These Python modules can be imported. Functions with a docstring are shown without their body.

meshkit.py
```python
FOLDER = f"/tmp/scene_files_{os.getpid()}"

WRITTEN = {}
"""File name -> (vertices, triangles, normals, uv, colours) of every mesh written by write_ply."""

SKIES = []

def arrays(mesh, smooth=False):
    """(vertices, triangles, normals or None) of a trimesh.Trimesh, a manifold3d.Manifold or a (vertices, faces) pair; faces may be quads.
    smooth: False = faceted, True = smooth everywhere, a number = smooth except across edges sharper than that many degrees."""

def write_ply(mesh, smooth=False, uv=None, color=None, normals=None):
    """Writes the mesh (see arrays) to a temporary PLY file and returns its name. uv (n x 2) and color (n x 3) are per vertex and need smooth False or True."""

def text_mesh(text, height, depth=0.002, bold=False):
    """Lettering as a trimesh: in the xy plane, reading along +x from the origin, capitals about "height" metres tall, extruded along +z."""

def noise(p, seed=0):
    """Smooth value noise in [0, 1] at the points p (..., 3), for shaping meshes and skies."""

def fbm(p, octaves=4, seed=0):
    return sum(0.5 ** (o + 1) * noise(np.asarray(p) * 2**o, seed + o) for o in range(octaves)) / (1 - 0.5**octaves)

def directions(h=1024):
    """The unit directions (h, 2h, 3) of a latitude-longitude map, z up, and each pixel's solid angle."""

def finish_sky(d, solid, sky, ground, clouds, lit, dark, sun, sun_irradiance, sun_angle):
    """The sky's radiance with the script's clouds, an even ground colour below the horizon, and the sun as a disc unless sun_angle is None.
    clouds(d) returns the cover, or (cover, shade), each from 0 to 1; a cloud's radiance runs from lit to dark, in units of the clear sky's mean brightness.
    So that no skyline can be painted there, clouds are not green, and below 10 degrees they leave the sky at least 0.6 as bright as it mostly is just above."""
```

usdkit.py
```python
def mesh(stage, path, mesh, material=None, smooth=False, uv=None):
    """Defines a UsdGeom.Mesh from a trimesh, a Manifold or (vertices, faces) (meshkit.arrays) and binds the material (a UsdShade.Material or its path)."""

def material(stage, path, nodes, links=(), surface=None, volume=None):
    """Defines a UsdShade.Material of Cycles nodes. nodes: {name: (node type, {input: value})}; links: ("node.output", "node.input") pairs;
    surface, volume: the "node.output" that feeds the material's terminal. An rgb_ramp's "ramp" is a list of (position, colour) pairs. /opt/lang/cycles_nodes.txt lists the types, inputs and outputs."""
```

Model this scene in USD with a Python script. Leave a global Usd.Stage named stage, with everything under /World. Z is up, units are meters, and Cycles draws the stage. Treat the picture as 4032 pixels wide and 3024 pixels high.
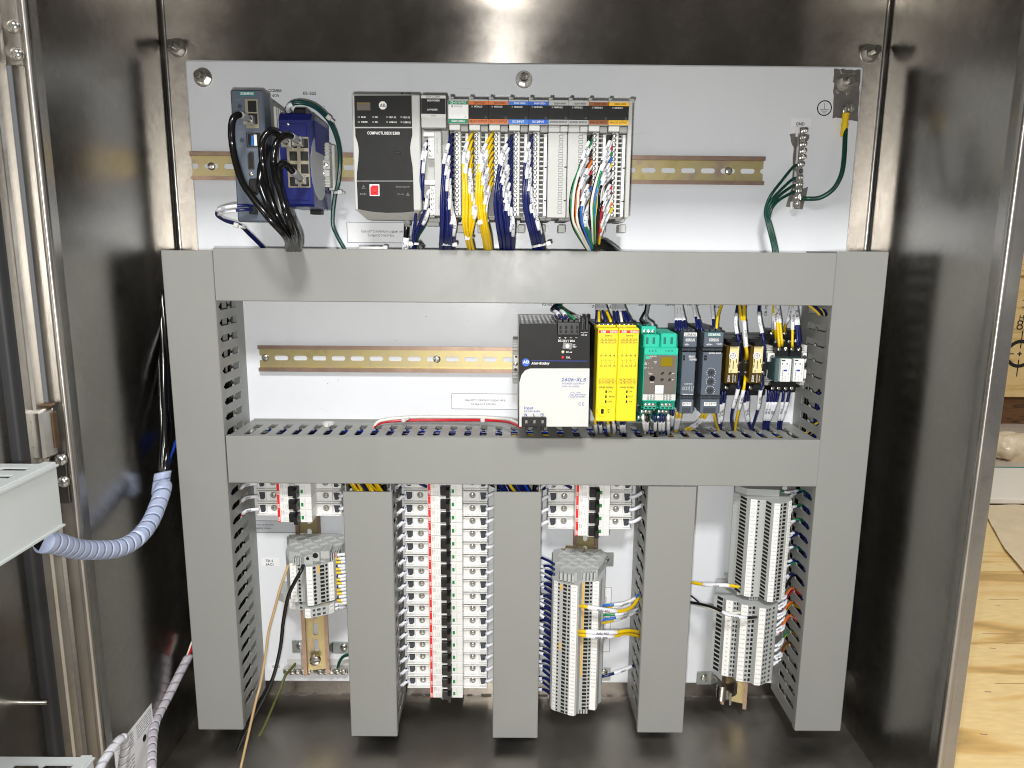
import math, random, zlib
import numpy as np, trimesh, manifold3d, usdkit, meshkit
from shapely.geometry import Polygon, box as sbox, Point
from shapely import affinity
from shapely.ops import unary_union
from pxr import Usd, UsdGeom, UsdLux, UsdShade, Sdf, Gf

rng = random.Random(7)
stage = Usd.Stage.CreateInMemory()
UsdGeom.SetStageUpAxis(stage, UsdGeom.Tokens.z)
UsdGeom.SetStageMetersPerUnit(stage, 1.0)
world = UsdGeom.Xform.Define(stage, '/World')
stage.SetDefaultPrim(world.GetPrim())
UsdGeom.Scope.Define(stage, '/World/Looks')

# The cabinet is drawn as on a shop drawing: x right, y up, d out of the mounting panel towards the viewer, all in
# millimetres from the middle of the panel's face. The panel stands upright: world = (x, -d, y + 500 mm).
LIFT = 500.0
def W(p):
    p = np.asarray(p, float)
    return np.stack([p[..., 0], -p[..., 2], p[..., 1] + LIFT], -1) * .001

# ------------------------------------------------------------------ camera
F, CAM = 2850.0, np.array([-18.995, 196.211, 957.854])
def _rot(ax, ay, az):
    cx, sx, cy, sy, cz, sz = math.cos(ax), math.sin(ax), math.cos(ay), math.sin(ay), math.cos(az), math.sin(az)
    X = np.array([[1, 0, 0], [0, cx, -sx], [0, sx, cx]]); Y = np.array([[cy, 0, sy], [0, 1, 0], [-sy, 0, cy]]); Z = np.array([[cz, -sz, 0], [sz, cz, 0], [0, 0, 1]])
    return Z @ Y @ X
RM = _rot(-.18346, -.00473, .00844)
B = np.array([[1, 0, 0], [0, 0, -1], [0, 1, 0]], float)
cam = UsdGeom.Camera.Define(stage, '/World/camera')
m = np.eye(4); m[:3, :3] = (B @ RM).T; m[3, :3] = W(CAM)
cam.AddTransformOp().Set(Gf.Matrix4d(*m.ravel()))
cam.CreateHorizontalApertureAttr(36.0); cam.CreateVerticalApertureAttr(27.0)
cam.CreateFocalLengthAttr(36.0 * F / 4032); cam.CreateClippingRangeAttr(Gf.Vec2f(.01, 50))
cam.CreateExposureAttr(0.4)

# ------------------------------------------------------------------ light: two ceiling lamps of the workshop, the phone's own lamp, the room's dim surround
def lamp_matrix(pos, target):
    z = np.asarray(pos, float) - np.asarray(target, float); z /= np.linalg.norm(z)
    x = np.cross([0, 1, 0], z); x /= np.linalg.norm(x); y = np.cross(z, x)
    m = np.eye(4); m[0, :3], m[1, :3], m[2, :3] = B @ x, B @ y, B @ z; m[3, :3] = W(pos)
    return Gf.Matrix4d(*m.ravel())
def rect_lamp(name, pos, target, w, h, power, color):
    l = UsdLux.RectLight.Define(stage, '/World/' + name)
    l.AddTransformOp().Set(lamp_matrix(pos, target)); l.CreateWidthAttr(w); l.CreateHeightAttr(h)
    l.CreateIntensityAttr(power); l.CreateColorAttr(Gf.Vec3f(*color)); return l
rect_lamp('ceiling_lamp', (60, 1980, 2200), (0, -50, 0), .45, .34, 95.0, (1.0, .985, .96))
rect_lamp('ceiling_lamp_001', (-1500, 1900, 2500), (0, 0, 0), 1.2, .3, 5.0, (1.0, .98, .95))
rect_lamp('ceiling_lamp_002', (1700, 2300, 500), (1000, -476, 100), .8, .4, 26.0, (1.0, .98, .94))
fl = UsdLux.DiskLight.Define(stage, '/World/phone_lamp')
fl.AddTransformOp().Set(lamp_matrix(CAM + [-16, -22, 0], (0, 0, 0))); fl.CreateRadiusAttr(.006); fl.CreateIntensityAttr(10800.0); fl.CreateColorAttr(Gf.Vec3f(1.0, .985, .95))
usdkit.material(stage, '/World/Looks/surround', {'bg': ('background_shader', {'color': (.95, .97, 1.0), 'strength': .16})}, [], surface='bg.background')
dome = UsdLux.DomeLight.Define(stage, '/World/room_light')
UsdShade.MaterialBindingAPI.Apply(dome.GetPrim()).Bind(UsdShade.Material.Get(stage, '/World/Looks/surround'))

# ------------------------------------------------------------------ pictures of the photograph measured on paper: frame, origin, scale
FR = dict(F1=(0, 0, .6076), F2=(700, 200, .4822), F3=(1350, 340, .3977), F4=(1700, 340, .3978), F5=(2400, 150, .5425), F6=(3300, 0, .603), G1=(600, 950, .6027), G2=(1500, 1150, .4823), G3=(1950, 1150, .3918), G4=(2500, 1150, .3918), G5=(3000, 950, .6028), G6=(0, 1000, .6028), H1=(0, 1900, .6773), H2=(850, 1850, .5426), H3=(1500, 1850, .5727), H4=(2050, 1850, .6329), H5=(2600, 1850, .6029), H6=(3100, 1900, .6773), M=(0, 0, 1.8228), N1=(880, 330, .2471), N2=(1640, 360, .2411), N3=(1560, 1880, .19286), N4=(2150, 2150, .211), N5=(1100, 2080, .2412), N6=(2840, 1900, .2412), N7=(2780, 2300, .2893))
def _ray(fr, x, y):
    a = FR[fr]; u, v = a[0] + x * a[2], a[1] + y * a[2]
    return RM @ np.array([(u - 2016) / F, -(v - 1512) / F, -1.0])
def at(fr, x, y, d):
    r = _ray(fr, x, y); return CAM + r * ((d - CAM[2]) / r[2])
def atx(fr, x, y, X):
    r = _ray(fr, x, y); return CAM + r * ((X - CAM[0]) / r[0])
def aty(fr, x, y, Y):
    r = _ray(fr, x, y); return CAM + r * ((Y - CAM[1]) / r[1])
def mm(fr, x, y, d):              # millimetres per unit of the frame at that place
    return abs(at(fr, x + 10, y, d)[0] - at(fr, x, y, d)[0]) / 10
def rect(fr, x0, y0, x1, y1, d):  # x0, x1, y0, y1 in mm of a rectangle
    a, b, c, e = at(fr, x0, y0, d), at(fr, x1, y0, d), at(fr, x0, y1, d), at(fr, x1, y1, d)
    return (a[0] + c[0]) / 2, (b[0] + e[0]) / 2, (c[1] + e[1]) / 2, (a[1] + b[1]) / 2

# ------------------------------------------------------------------ shapes
def bx(x0, x1, y0, y1, z0, z1):
    m = trimesh.creation.box((x1 - x0, y1 - y0, z1 - z0)); m.apply_translation(((x0 + x1) / 2, (y0 + y1) / 2, (z0 + z1) / 2)); return m
def hull(pts):
    m = manifold3d.Manifold.hull_points(np.asarray(pts, float).tolist()).to_mesh()
    return trimesh.Trimesh(m.vert_properties[:, :3], m.tri_verts, process=False)
def cb(x0, x1, y0, y1, z0, z1, c=.8):
    c = min(c, .45 * min(x1 - x0, y1 - y0, z1 - z0)); P = []
    for x, sx in ((x0, 1), (x1, -1)):
        for y, sy in ((y0, 1), (y1, -1)):
            for z, sz in ((z0, 1), (z1, -1)):
                P += [(x + sx * c, y + sy * c, z), (x + sx * c, y, z + sz * c), (x, y + sy * c, z + sz * c)]
    return hull(P)
def fb(fr, x0, y0, x1, y1, d0, d1, c=.5):      # a chamfered block whose front face fills that rectangle
    a = rect(fr, x0, y0, x1, y1, d1); return cb(*a, d0, d1, c) if c else bx(*a, d0, d1)
def cyl(p, q, r, n=14, r2=None):
    p, q = np.asarray(p, float), np.asarray(q, float); ax = q - p; L = np.linalg.norm(ax); ax /= L
    a = np.cross(ax, [0, 0, 1.] if abs(ax[2]) < .9 else [1., 0, 0]); a /= np.linalg.norm(a); b = np.cross(ax, a)
    t = np.arange(n) * 2 * np.pi / n; ring = np.cos(t)[:, None] * a + np.sin(t)[:, None] * b
    v = np.vstack([p + r * ring, q + (r if r2 is None else r2) * ring, [p], [q]])
    f = []
    for i in range(n):
        j = (i + 1) % n; f += [(i, j, n + j), (i, n + j, n + i), (2 * n, j, i), (2 * n + 1, n + i, n + j)]
    return trimesh.Trimesh(v, f, process=False)
def cz(x, y, z0, z1, r, n=14, r2=None): return cyl((x, y, z0), (x, y, z1), r, n, r2)
def ext(poly, z0, z1):
    ms = [trimesh.creation.extrude_polygon(g, z1 - z0, engine='earcut') for g in getattr(poly, 'geoms', [poly]) if g.area > 1e-6]
    m = trimesh.util.concatenate(ms); m.apply_translation((0, 0, z0)); return m
def ext_x(pts, x0, x1):           # pts are (d, y)
    m = ext(pts if hasattr(pts, 'area') else Polygon(pts), 0, x1 - x0); M = np.eye(4); M[:3, :3] = [[0, 0, 1], [0, 1, 0], [1, 0, 0]]; M[0, 3] = x0
    m.apply_transform(M); m.fix_normals() if m.volume < 0 else None; return m
def ext_y(pts, y0, y1):           # pts are (x, d)
    m = ext(pts if hasattr(pts, 'area') else Polygon(pts), 0, y1 - y0); M = np.eye(4); M[:3, :3] = [[1, 0, 0], [0, 0, 1], [0, 1, 0]]; M[1, 3] = y0
    m.apply_transform(M); m.fix_normals() if m.volume < 0 else None; return m
def join(*ms):
    out = []
    for m in ms: out += list(m) if isinstance(m, (list, tuple)) else [m]
    return trimesh.util.concatenate(out) if len(out) > 1 else out[0]
def moved(m, t=(0, 0, 0), rz=0, ry=0, rx=0, about=(0, 0, 0)):
    m = m.copy(); a = np.asarray(about, float); M = np.eye(4); M[:3, :3] = _rot(math.radians(rx), math.radians(ry), math.radians(rz)); M[:3, 3] = a - M[:3, :3] @ a + np.asarray(t, float)
    m.apply_transform(M); return m
def spline(P, n=6):
    P = np.asarray(P, float); Q = np.vstack([2 * P[0] - P[1], P, 2 * P[-1] - P[-2]]); out = []
    for i in range(1, len(Q) - 2):
        a, b, c, d = Q[i - 1:i + 3]; t = np.linspace(0, 1, n, endpoint=False)[:, None]
        out.append(.5 * (2 * b + (c - a) * t + (2 * a - 5 * b + 4 * c - d) * t ** 2 + (3 * b - a - 3 * c + d) * t ** 3))
    return np.vstack(out + [P[-1:]])
def tube(P, r, n=8):
    P = np.asarray(P, float); r = np.broadcast_to(r, (len(P),)).astype(float); T = np.gradient(P, axis=0); T /= np.linalg.norm(T, axis=1, keepdims=True) + 1e-9
    u = np.cross(T[0], [0.3, .2, 1.]); u /= np.linalg.norm(u); V = []
    ang = np.arange(n) * 2 * np.pi / n
    for p, t, rr in zip(P, T, r):
        u = u - t * (u @ t); u /= np.linalg.norm(u) + 1e-9; w = np.cross(t, u)
        V.append(p + rr * (np.cos(ang)[:, None] * u + np.sin(ang)[:, None] * w))
    k = len(P); V = np.vstack(V + [P[:1], P[-1:]]); f = []
    for i in range(k - 1):
        for j in range(n):
            a, b = i * n + j, i * n + (j + 1) % n; f += [(a, b, b + n), (a, b + n, a + n)]
    for j in range(n): f += [(k * n, (j + 1) % n, j), (k * n + 1, (k - 1) * n + j, (k - 1) * n + (j + 1) % n)]
    return trimesh.Trimesh(V, f, process=False)
def lathe(prof, x, y, n=16):      # profile (r, d) turned about the axis (x, y) along d
    V, f = [], []; t = np.arange(n) * 2 * np.pi / n
    for r, z in prof: V.append(np.stack([x + r * np.cos(t), y + r * np.sin(t), np.full(n, z)], 1))
    V = np.vstack(V)
    for i in range(len(prof) - 1):
        for j in range(n):
            a, b = i * n + j, i * n + (j + 1) % n; f += [(a, b, b + n), (a, b + n, a + n)]
    return trimesh.Trimesh(V, f, process=False)
_glyphs = {}
def text(s, cx, cy, z, h, w=None, rot=0, bold=False, depth=.12, slant=0):
    k = (s, bold)
    if k not in _glyphs:
        ms, x = [], 0.0
        for c in s:
            if c == ' ': x += .34; continue
            if (c, bold, 1) not in _glyphs: _glyphs[(c, bold, 1)] = meshkit.text_mesh(c, 1.0, .1, bold)
            g = _glyphs[(c, bold, 1)].copy(); g.apply_translation((x - g.bounds[0, 0], 0, 0)); x = g.bounds[1, 0] + .13; ms.append(g)
        m = join(ms); b = m.bounds; m.apply_translation((-(b[0, 0] + b[1, 0]) / 2, -.5, -b[0, 2])); _glyphs[k] = m
    m = _glyphs[k].copy(); b = m.bounds; sx = h if w is None else w / (b[1, 0] - b[0, 0])
    m.vertices = m.vertices * [sx, h, depth / .1]; m.vertices[:, 0] += slant * m.vertices[:, 1]
    return moved(m, (cx, cy, z), rz=rot)
def ft(fr, s, x, y, hpx, d, wpx=None, rot=0, bold=False, slant=0):   # flat print centred on a place of the frame
    k = mm(fr, x, y, d); p = at(fr, x, y, d); return text(s, p[0], p[1], d, hpx * k, wpx and wpx * k, rot, bold, slant=slant)

# ------------------------------------------------------------------ materials
MAT = {}
def lin(c): return tuple(((v / 255) / 12.92 if v <= 10 else (((v / 255) + .055) / 1.055) ** 2.4) for v in c)
def plain(name, rgb, rough=.45, metal=0, spec=.5, var=.04, bump=0, bscale=900, coat=0, aniso=0, axis='z', trans=0, alpha=1):
    c = np.array(lin(rgb)); nodes = {'p': ('principled_bsdf', {'roughness': rough, 'metallic': metal, 'specular_ior_level': spec, 'coat_weight': coat, 'transmission_weight': trans, 'alpha': alpha})}; links = []
    if var:
        nodes.update(tc=('texture_coordinate', {}), n=('noise_texture', {'scale': 60.0, 'detail': 4.0, 'roughness': .6}), r=('rgb_ramp', {'ramp': [(.3, tuple(c * (1 - var))), (.7, tuple(np.minimum(c * (1 + var), 1)))]}))
        links += [('tc.object', 'n.vector'), ('n.fac', 'r.fac'), ('r.color', 'p.base_color')]
    else: nodes['p'][1]['base_color'] = tuple(c)
    if bump:
        nodes.update(tb=('texture_coordinate', {}), nb=('noise_texture', {'scale': float(bscale), 'detail': 2.0}), b=('bump', {'strength': bump, 'distance': .0004}))
        links += [('tb.object', 'nb.vector'), ('nb.fac', 'b.height'), ('b.normal', 'p.normal')]
    if aniso:
        nodes['t'] = ('tangent', {'direction_type': 'radial', 'axis': axis}); nodes['p'][1].update(anisotropic=aniso); links.append(('t.tangent', 'p.tangent'))
    MAT[name] = usdkit.material(stage, '/World/Looks/' + name, nodes, links, surface='p.BSDF')
def brushed(name, rgb, rough, aniso=.6, streak=(40, 40, 900), axis='z', dirt=.18):
    c = np.array(lin(rgb))
    nodes = {'tc': ('texture_coordinate', {}), 'mp': ('mapping', {'scale': streak}), 'n': ('noise_texture', {'scale': 1.0, 'detail': 3.0}), 'n2': ('noise_texture', {'scale': 9.0, 'detail': 5.0, 'roughness': .65}),
             'r': ('rgb_ramp', {'ramp': [(.25, tuple(c * (1 - dirt))), (.75, tuple(np.minimum(c * (1 + dirt * .6), 1)))]}), 'rr': ('map_range', {'from_min': .3, 'from_max': .7, 'to_min': rough * .8, 'to_max': rough * 1.25}),
             'b': ('bump', {'strength': .12, 'distance': .0002}), 't': ('tangent', {'direction_type': 'radial', 'axis': axis}), 'p': ('principled_bsdf', {'metallic': 1.0, 'anisotropic': aniso, 'anisotropic_rotation': .25})}
    links = [('tc.object', 'mp.vector'), ('mp.vector', 'n.vector'), ('tc.object', 'n2.vector'), ('n2.fac', 'r.fac'), ('r.color', 'p.base_color'), ('n2.fac', 'rr.value'), ('rr.result', 'p.roughness'), ('n.fac', 'b.height'), ('b.normal', 'p.normal'), ('t.tangent', 'p.tangent')]
    MAT[name] = usdkit.material(stage, '/World/Looks/' + name, nodes, links, surface='p.BSDF')
brushed('stainless', (160, 157, 152), .255, .6)
brushed('stainless_back', (160, 155, 149), .25, .97)
brushed('stainless_floor', (168, 163, 156), .42, .3, (60, 60, 60), dirt=.22)
brushed('stainless_bright', (192, 188, 182), .36, .5)
plain('nickel', (206, 204, 198), .3, 1, var=.08)
plain('bright_metal', (215, 213, 208), .16, 1, var=.06)
plain('dark_metal', (120, 118, 114), .3, 1, var=.1)
plain('black_metal', (40, 44, 44), .25, .6, var=.1)
plain('zinc_blue', (172, 180, 178), .38, .75, var=.12)
plain('bare_steel', (122, 118, 116), .55, .6, var=.2, bump=.3, bscale=300)
plain('weld_brown', (92, 72, 54), .5, .5, var=.3)
plain('duct_light', (176, 181, 181), .4, var=.01)
plain('white_plastic', (238, 238, 236), .38, var=.01)
plain('breaker_white', (232, 232, 230), .3, var=.01)
plain('light_grey', (205, 206, 202), .45, var=.02, bump=.05)
plain('terminal_grey', (178, 181, 180), .5, var=.02, bump=.05)
plain('mid_grey', (150, 151, 149), .5, var=.02)
plain('plc_grey', (186, 187, 184), .5, var=.02, bump=.08, bscale=1500)
plain('black_face', (19, 19, 20), .55, spec=.35, var=.3, bump=.25, bscale=1800)
plain('black_plastic', (24, 24, 25), .4, var=.05)
plain('black_gloss', (9, 9, 10), .18, var=.05)
plain('hole_black', (10, 10, 11), .7, var=0)
plain('marker_white', (240, 240, 238), .45, var=.01)
plain('ink', (26, 26, 28), .6, var=0)
plain('ink_grey', (128, 128, 130), .6, var=0)
plain('ink_pale', (186, 187, 190), .6, var=0)
plain('ink_white', (235, 235, 232), .5, var=0)
plain('ink_blue', (28, 56, 150), .5, var=0)
plain('slate_blue', (88, 97, 110), .45, var=.02, bump=.08, bscale=1500)
plain('slate_dark', (60, 66, 74), .45, var=.03)
plain('cobalt', (20, 29, 100), .35, var=.04, coat=.2)
plain('teal_badge', (28, 124, 122), .4, var=0)
plain('green_band', (22, 128, 92), .4, var=0)
plain('orange_band', (206, 108, 44), .4, var=0)
plain('blue_band', (44, 116, 204), .4, var=0)
plain('blue_band_deep', (30, 92, 196), .4, var=0)
plain('brown_band', (150, 84, 32), .4, var=0)
plain('amber_band', (240, 186, 34), .4, var=0)
plain('grey_band', (176, 178, 178), .4, var=0)
plain('relay_yellow', (238, 214, 34), .4, var=.015)
plain('relay_red', (206, 40, 32), .4, var=0)
plain('stripe_red', (222, 44, 40), .4, var=0)
plain('stripe_green', (40, 140, 70), .4, var=0)
plain('teal_plastic', (40, 186, 158), .4, var=.02)
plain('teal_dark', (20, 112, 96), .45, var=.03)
plain('green_indicator', (42, 140, 62), .35, var=0)
plain('clear_face', (110, 104, 98), .15, var=.03)
plain('amber_window', (132, 116, 14), .2, var=0)
plain('usb_red', (216, 24, 40), .35, var=0)
plain('usb_blue', (36, 112, 196), .4, var=0)
plain('port_beige', (188, 180, 158), .3, .6, var=.05)
plain('clear_plastic', (206, 208, 208), .12, var=0, trans=.6)
plain('cream', (228, 214, 160), .35, var=.03)
plain('relay_amber', (74, 58, 14), .2, var=.1, coat=.3)
plain('relay_teal_glass', (74, 98, 98), .12, var=.1, coat=.3)
plain('wire_blue', (18, 28, 88), .3, var=.05)
plain('wire_bright_blue', (30, 62, 170), .3, var=.05)
plain('wire_yellow', (230, 194, 20), .32, var=.04)
plain('wire_black', (18, 18, 19), .22, var=.04)
plain('wire_green', (10, 66, 52), .3, var=.06)
plain('wire_kelly', (24, 128, 76), .3, var=.06)
plain('wire_white', (232, 230, 222), .35, var=.03)
plain('wire_red', (196, 28, 44), .3, var=.05)
plain('wire_orange', (230, 116, 36), .3, var=.05)
plain('wire_brown', (110, 52, 28), .3, var=.05)
plain('wire_grey', (150, 152, 156), .35, var=.05)
plain('wire_sky', (44, 110, 196), .3, var=.05)
plain('wire_tan', (186, 156, 112), .4, var=.06)
plain('wire_olive', (92, 98, 48), .4, var=.08)
plain('cable_black', (13, 13, 14), .16, var=.05)
plain('sleeve_white', (228, 230, 236), .42, var=.015)
plain('tie_white', (226, 226, 224), .3, var=.01, trans=.15)
plain('sticker_white', (240, 241, 244), .3, var=0)
plain('sticker_grey', (196, 200, 206), .4, var=.02)
plain('rubber', (38, 38, 40), .55, var=.08)
plain('spiral_wrap', (180, 192, 224), .32, var=.03, trans=.15)
plain('spiral_clear', (224, 222, 232), .24, var=.02, trans=.4)
def painted(name, rgb, r0, r1, scuff, coat=0):
    c = np.array(lin(rgb))
    nodes = {'tc': ('texture_coordinate', {}), 'n': ('noise_texture', {'scale': 7.0, 'detail': 6.0, 'roughness': .7, 'distortion': .8}), 'mp': ('mapping', {'scale': (25, 25, 5)}), 'n2': ('noise_texture', {'scale': 1.0, 'detail': 5.0}), 'n3': ('noise_texture', {'scale': 420.0, 'detail': 2.0}),
             'r': ('rgb_ramp', {'ramp': [(.2, tuple(c * (1 - scuff))), (.45, tuple(c)), (.75, tuple(np.minimum(c * (1 + scuff * .35), 1)))]}), 'rr': ('map_range', {'from_min': .3, 'from_max': .7, 'to_min': r0, 'to_max': r1}), 'b': ('bump', {'strength': .05, 'distance': .0004}), 'p': ('principled_bsdf', {'coat_weight': coat})}
    MAT[name] = usdkit.material(stage, '/World/Looks/' + name, nodes, [('tc.object', 'n.vector'), ('tc.object', 'mp.vector'), ('mp.vector', 'n2.vector'), ('tc.object', 'n3.vector'), ('n2.fac', 'r.fac'), ('r.color', 'p.base_color'), ('n.fac', 'rr.value'), ('rr.result', 'p.roughness'), ('n3.fac', 'b.height'), ('b.normal', 'p.normal')], surface='p.BSDF')
painted('panel_white', (228, 231, 236), .24, .48, .03, .12)
painted('duct_grey', (143, 144, 141), .34, .52, .045)
def zinc():
    nodes = {'tc': ('texture_coordinate', {}), 'n': ('noise_texture', {'scale': 34.0, 'detail': 4.0, 'distortion': .6}), 'n2': ('noise_texture', {'scale': 900.0, 'detail': 2.0}),
             'r': ('rgb_ramp', {'ramp': [(.30, lin((172, 152, 138))), (.45, lin((190, 176, 134))), (.6, lin((194, 180, 130))), (.72, lin((180, 164, 112))), (.85, lin((178, 152, 140)))]}),
             'b': ('bump', {'strength': .15, 'distance': .0002}), 'p': ('principled_bsdf', {'metallic': .85, 'roughness': .42})}
    MAT['zinc'] = usdkit.material(stage, '/World/Looks/zinc', nodes, [('tc.object', 'n.vector'), ('tc.object', 'n2.vector'), ('n.fac', 'r.fac'), ('r.color', 'p.base_color'), ('n2.fac', 'b.height'), ('b.normal', 'p.normal')], surface='p.BSDF')
zinc()
plain('zinc_flange', (164, 140, 124), .4, .85, var=.14)
def wood(name, light, dark, scale, rot=(0, 0, 0), stretch=(1, 9, 9)):
    nodes = {'tc': ('texture_coordinate', {}), 'mp': ('mapping', {'scale': stretch, 'rotation': rot}), 'w': ('noise_texture', {'scale': scale, 'detail': 3.0, 'roughness': .45, 'distortion': 1.2}), 'k': ('math', {'math_type': 'multiply', 'value2': 9.0}), 'fr': ('math', {'math_type': 'pingpong', 'value2': 1.0}),
             'f': ('noise_texture', {'scale': scale * 30, 'detail': 3.0}), 'r': ('rgb_ramp', {'ramp': [(0, lin(light)), (.55, lin(light)), (.8, lin(dark)), (1, lin(tuple(.85 * v for v in dark)))]}), 'r2': ('rgb_ramp', {'ramp': [(.3, (.86, .86, .86)), (.7, (1, 1, 1))]}), 'x': ('mix', {'mix_type': 'multiply', 'fac': 1.0}), 'p': ('principled_bsdf', {'roughness': .6})}
    MAT[name] = usdkit.material(stage, '/World/Looks/' + name, nodes, [('tc.object', 'mp.vector'), ('mp.vector', 'w.vector'), ('w.fac', 'k.value1'), ('k.value', 'fr.value1'), ('fr.value', 'r.fac'), ('mp.vector', 'f.vector'), ('f.fac', 'r2.fac'), ('r.color', 'x.color1'), ('r2.color', 'x.color2'), ('x.color', 'p.base_color')], surface='p.BSDF')
wood('plywood', (236, 206, 146), (222, 182, 114), 1.5, stretch=(.8, 3.2, 3.2))
wood('crate_wood', (232, 200, 138), (226, 190, 124), 1.2, stretch=(1, 6, 6))
wood('dark_wood', (112, 76, 44), (82, 54, 30), 3.0)
plain('floor_paint', (196, 184, 168), .5, var=.12)
plain('white_board', (236, 228, 214), .6, var=.03)
plain('film', (240, 222, 190), .28, var=.06, trans=.2)

# ------------------------------------------------------------------ things and parts
_names = {}
def numbered(parent, name):
    k = _names.get((parent, name), 0); _names[(parent, name)] = k + 1
    return f'{parent}/{name}' + (f'_{k:03d}' if k else '')
def put(path, mesh, mat, base, smooth):
    mesh = join(mesh) if isinstance(mesh, (list, tuple)) else mesh
    v = W(mesh.vertices) - base
    usdkit.mesh(stage, path, trimesh.Trimesh(v, mesh.faces, process=False), MAT[mat], smooth=smooth)
    return stage.GetPrimAtPath(path)
class Thing:
    def __init__(s, name, label, cat, base, group=None):
        s.base = W(base); s.path = numbered('/World', name); s.name = name
        x = UsdGeom.Xform.Define(stage, s.path); x.AddTranslateOp().Set(Gf.Vec3d(*map(float, s.base))); s.prim = x.GetPrim(); s.tag(label, cat, group)
    def tag(s, label, cat, group=None):
        s.prim.SetCustomDataByKey('label', label); s.prim.SetCustomDataByKey('category', cat)
        if group: s.prim.SetCustomDataByKey('group', group)
    def part(s, name, mesh, mat, parent=None, label=None, smooth=35, kind=None):
        path = numbered(parent.GetPath().pathString if parent else s.path, name); p = put(path, mesh, mat, s.base, smooth)
        if label: p.SetCustomDataByKey('label', label)
        if kind: p.SetCustomDataByKey('kind', kind)
        return p
def copy_of(t, base, label, group=None):
    path = numbered('/World', t.name); x = UsdGeom.Xform.Define(stage, path); x.AddTranslateOp().Set(Gf.Vec3d(*map(float, W(base))))
    p = x.GetPrim(); p.GetReferences().AddInternalReference(t.path); p.SetInstanceable(True); p.SetCustomDataByKey('label', label)
    if group: p.SetCustomDataByKey('group', group)
    return p
def structure(name, mesh, mat, kind='structure', smooth=False):
    p = put(numbered('/World', name), mesh, mat, np.zeros(3), smooth); p.SetCustomDataByKey('kind', kind); return p
ORD = 'first second third fourth fifth sixth seventh eighth ninth tenth eleventh twelfth thirteenth fourteenth fifteenth sixteenth seventeenth eighteenth nineteenth twentieth'.split()
def nth(k, n=None): return 'last' if n and k == n - 1 else ORD[k] if k < 20 else f'{k + 1}th'
_screw = {}
def screw(x, y, z, r, ang=0, h=None, n=14):          # a pan head with a sawn slot
    h = h or r * .55
    if n not in _screw:
        prof = [(0, -.6), (1, -.6), (1, .1), (.93, .32), (.7, .5), (0, .58)]
        b = manifold3d.Manifold.revolve(manifold3d.CrossSection([prof]), n) - manifold3d.Manifold.cube([3, .26, 1], True).translate([0, 0, .62])
        q = b.to_mesh(); _screw[n] = trimesh.Trimesh(q.vert_properties[:, :3], q.tri_verts, process=False)
    m = _screw[n].copy(); m.vertices = m.vertices * [r, r, h / .58]
    return moved(m, (x, y, z), rz=ang)
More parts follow.
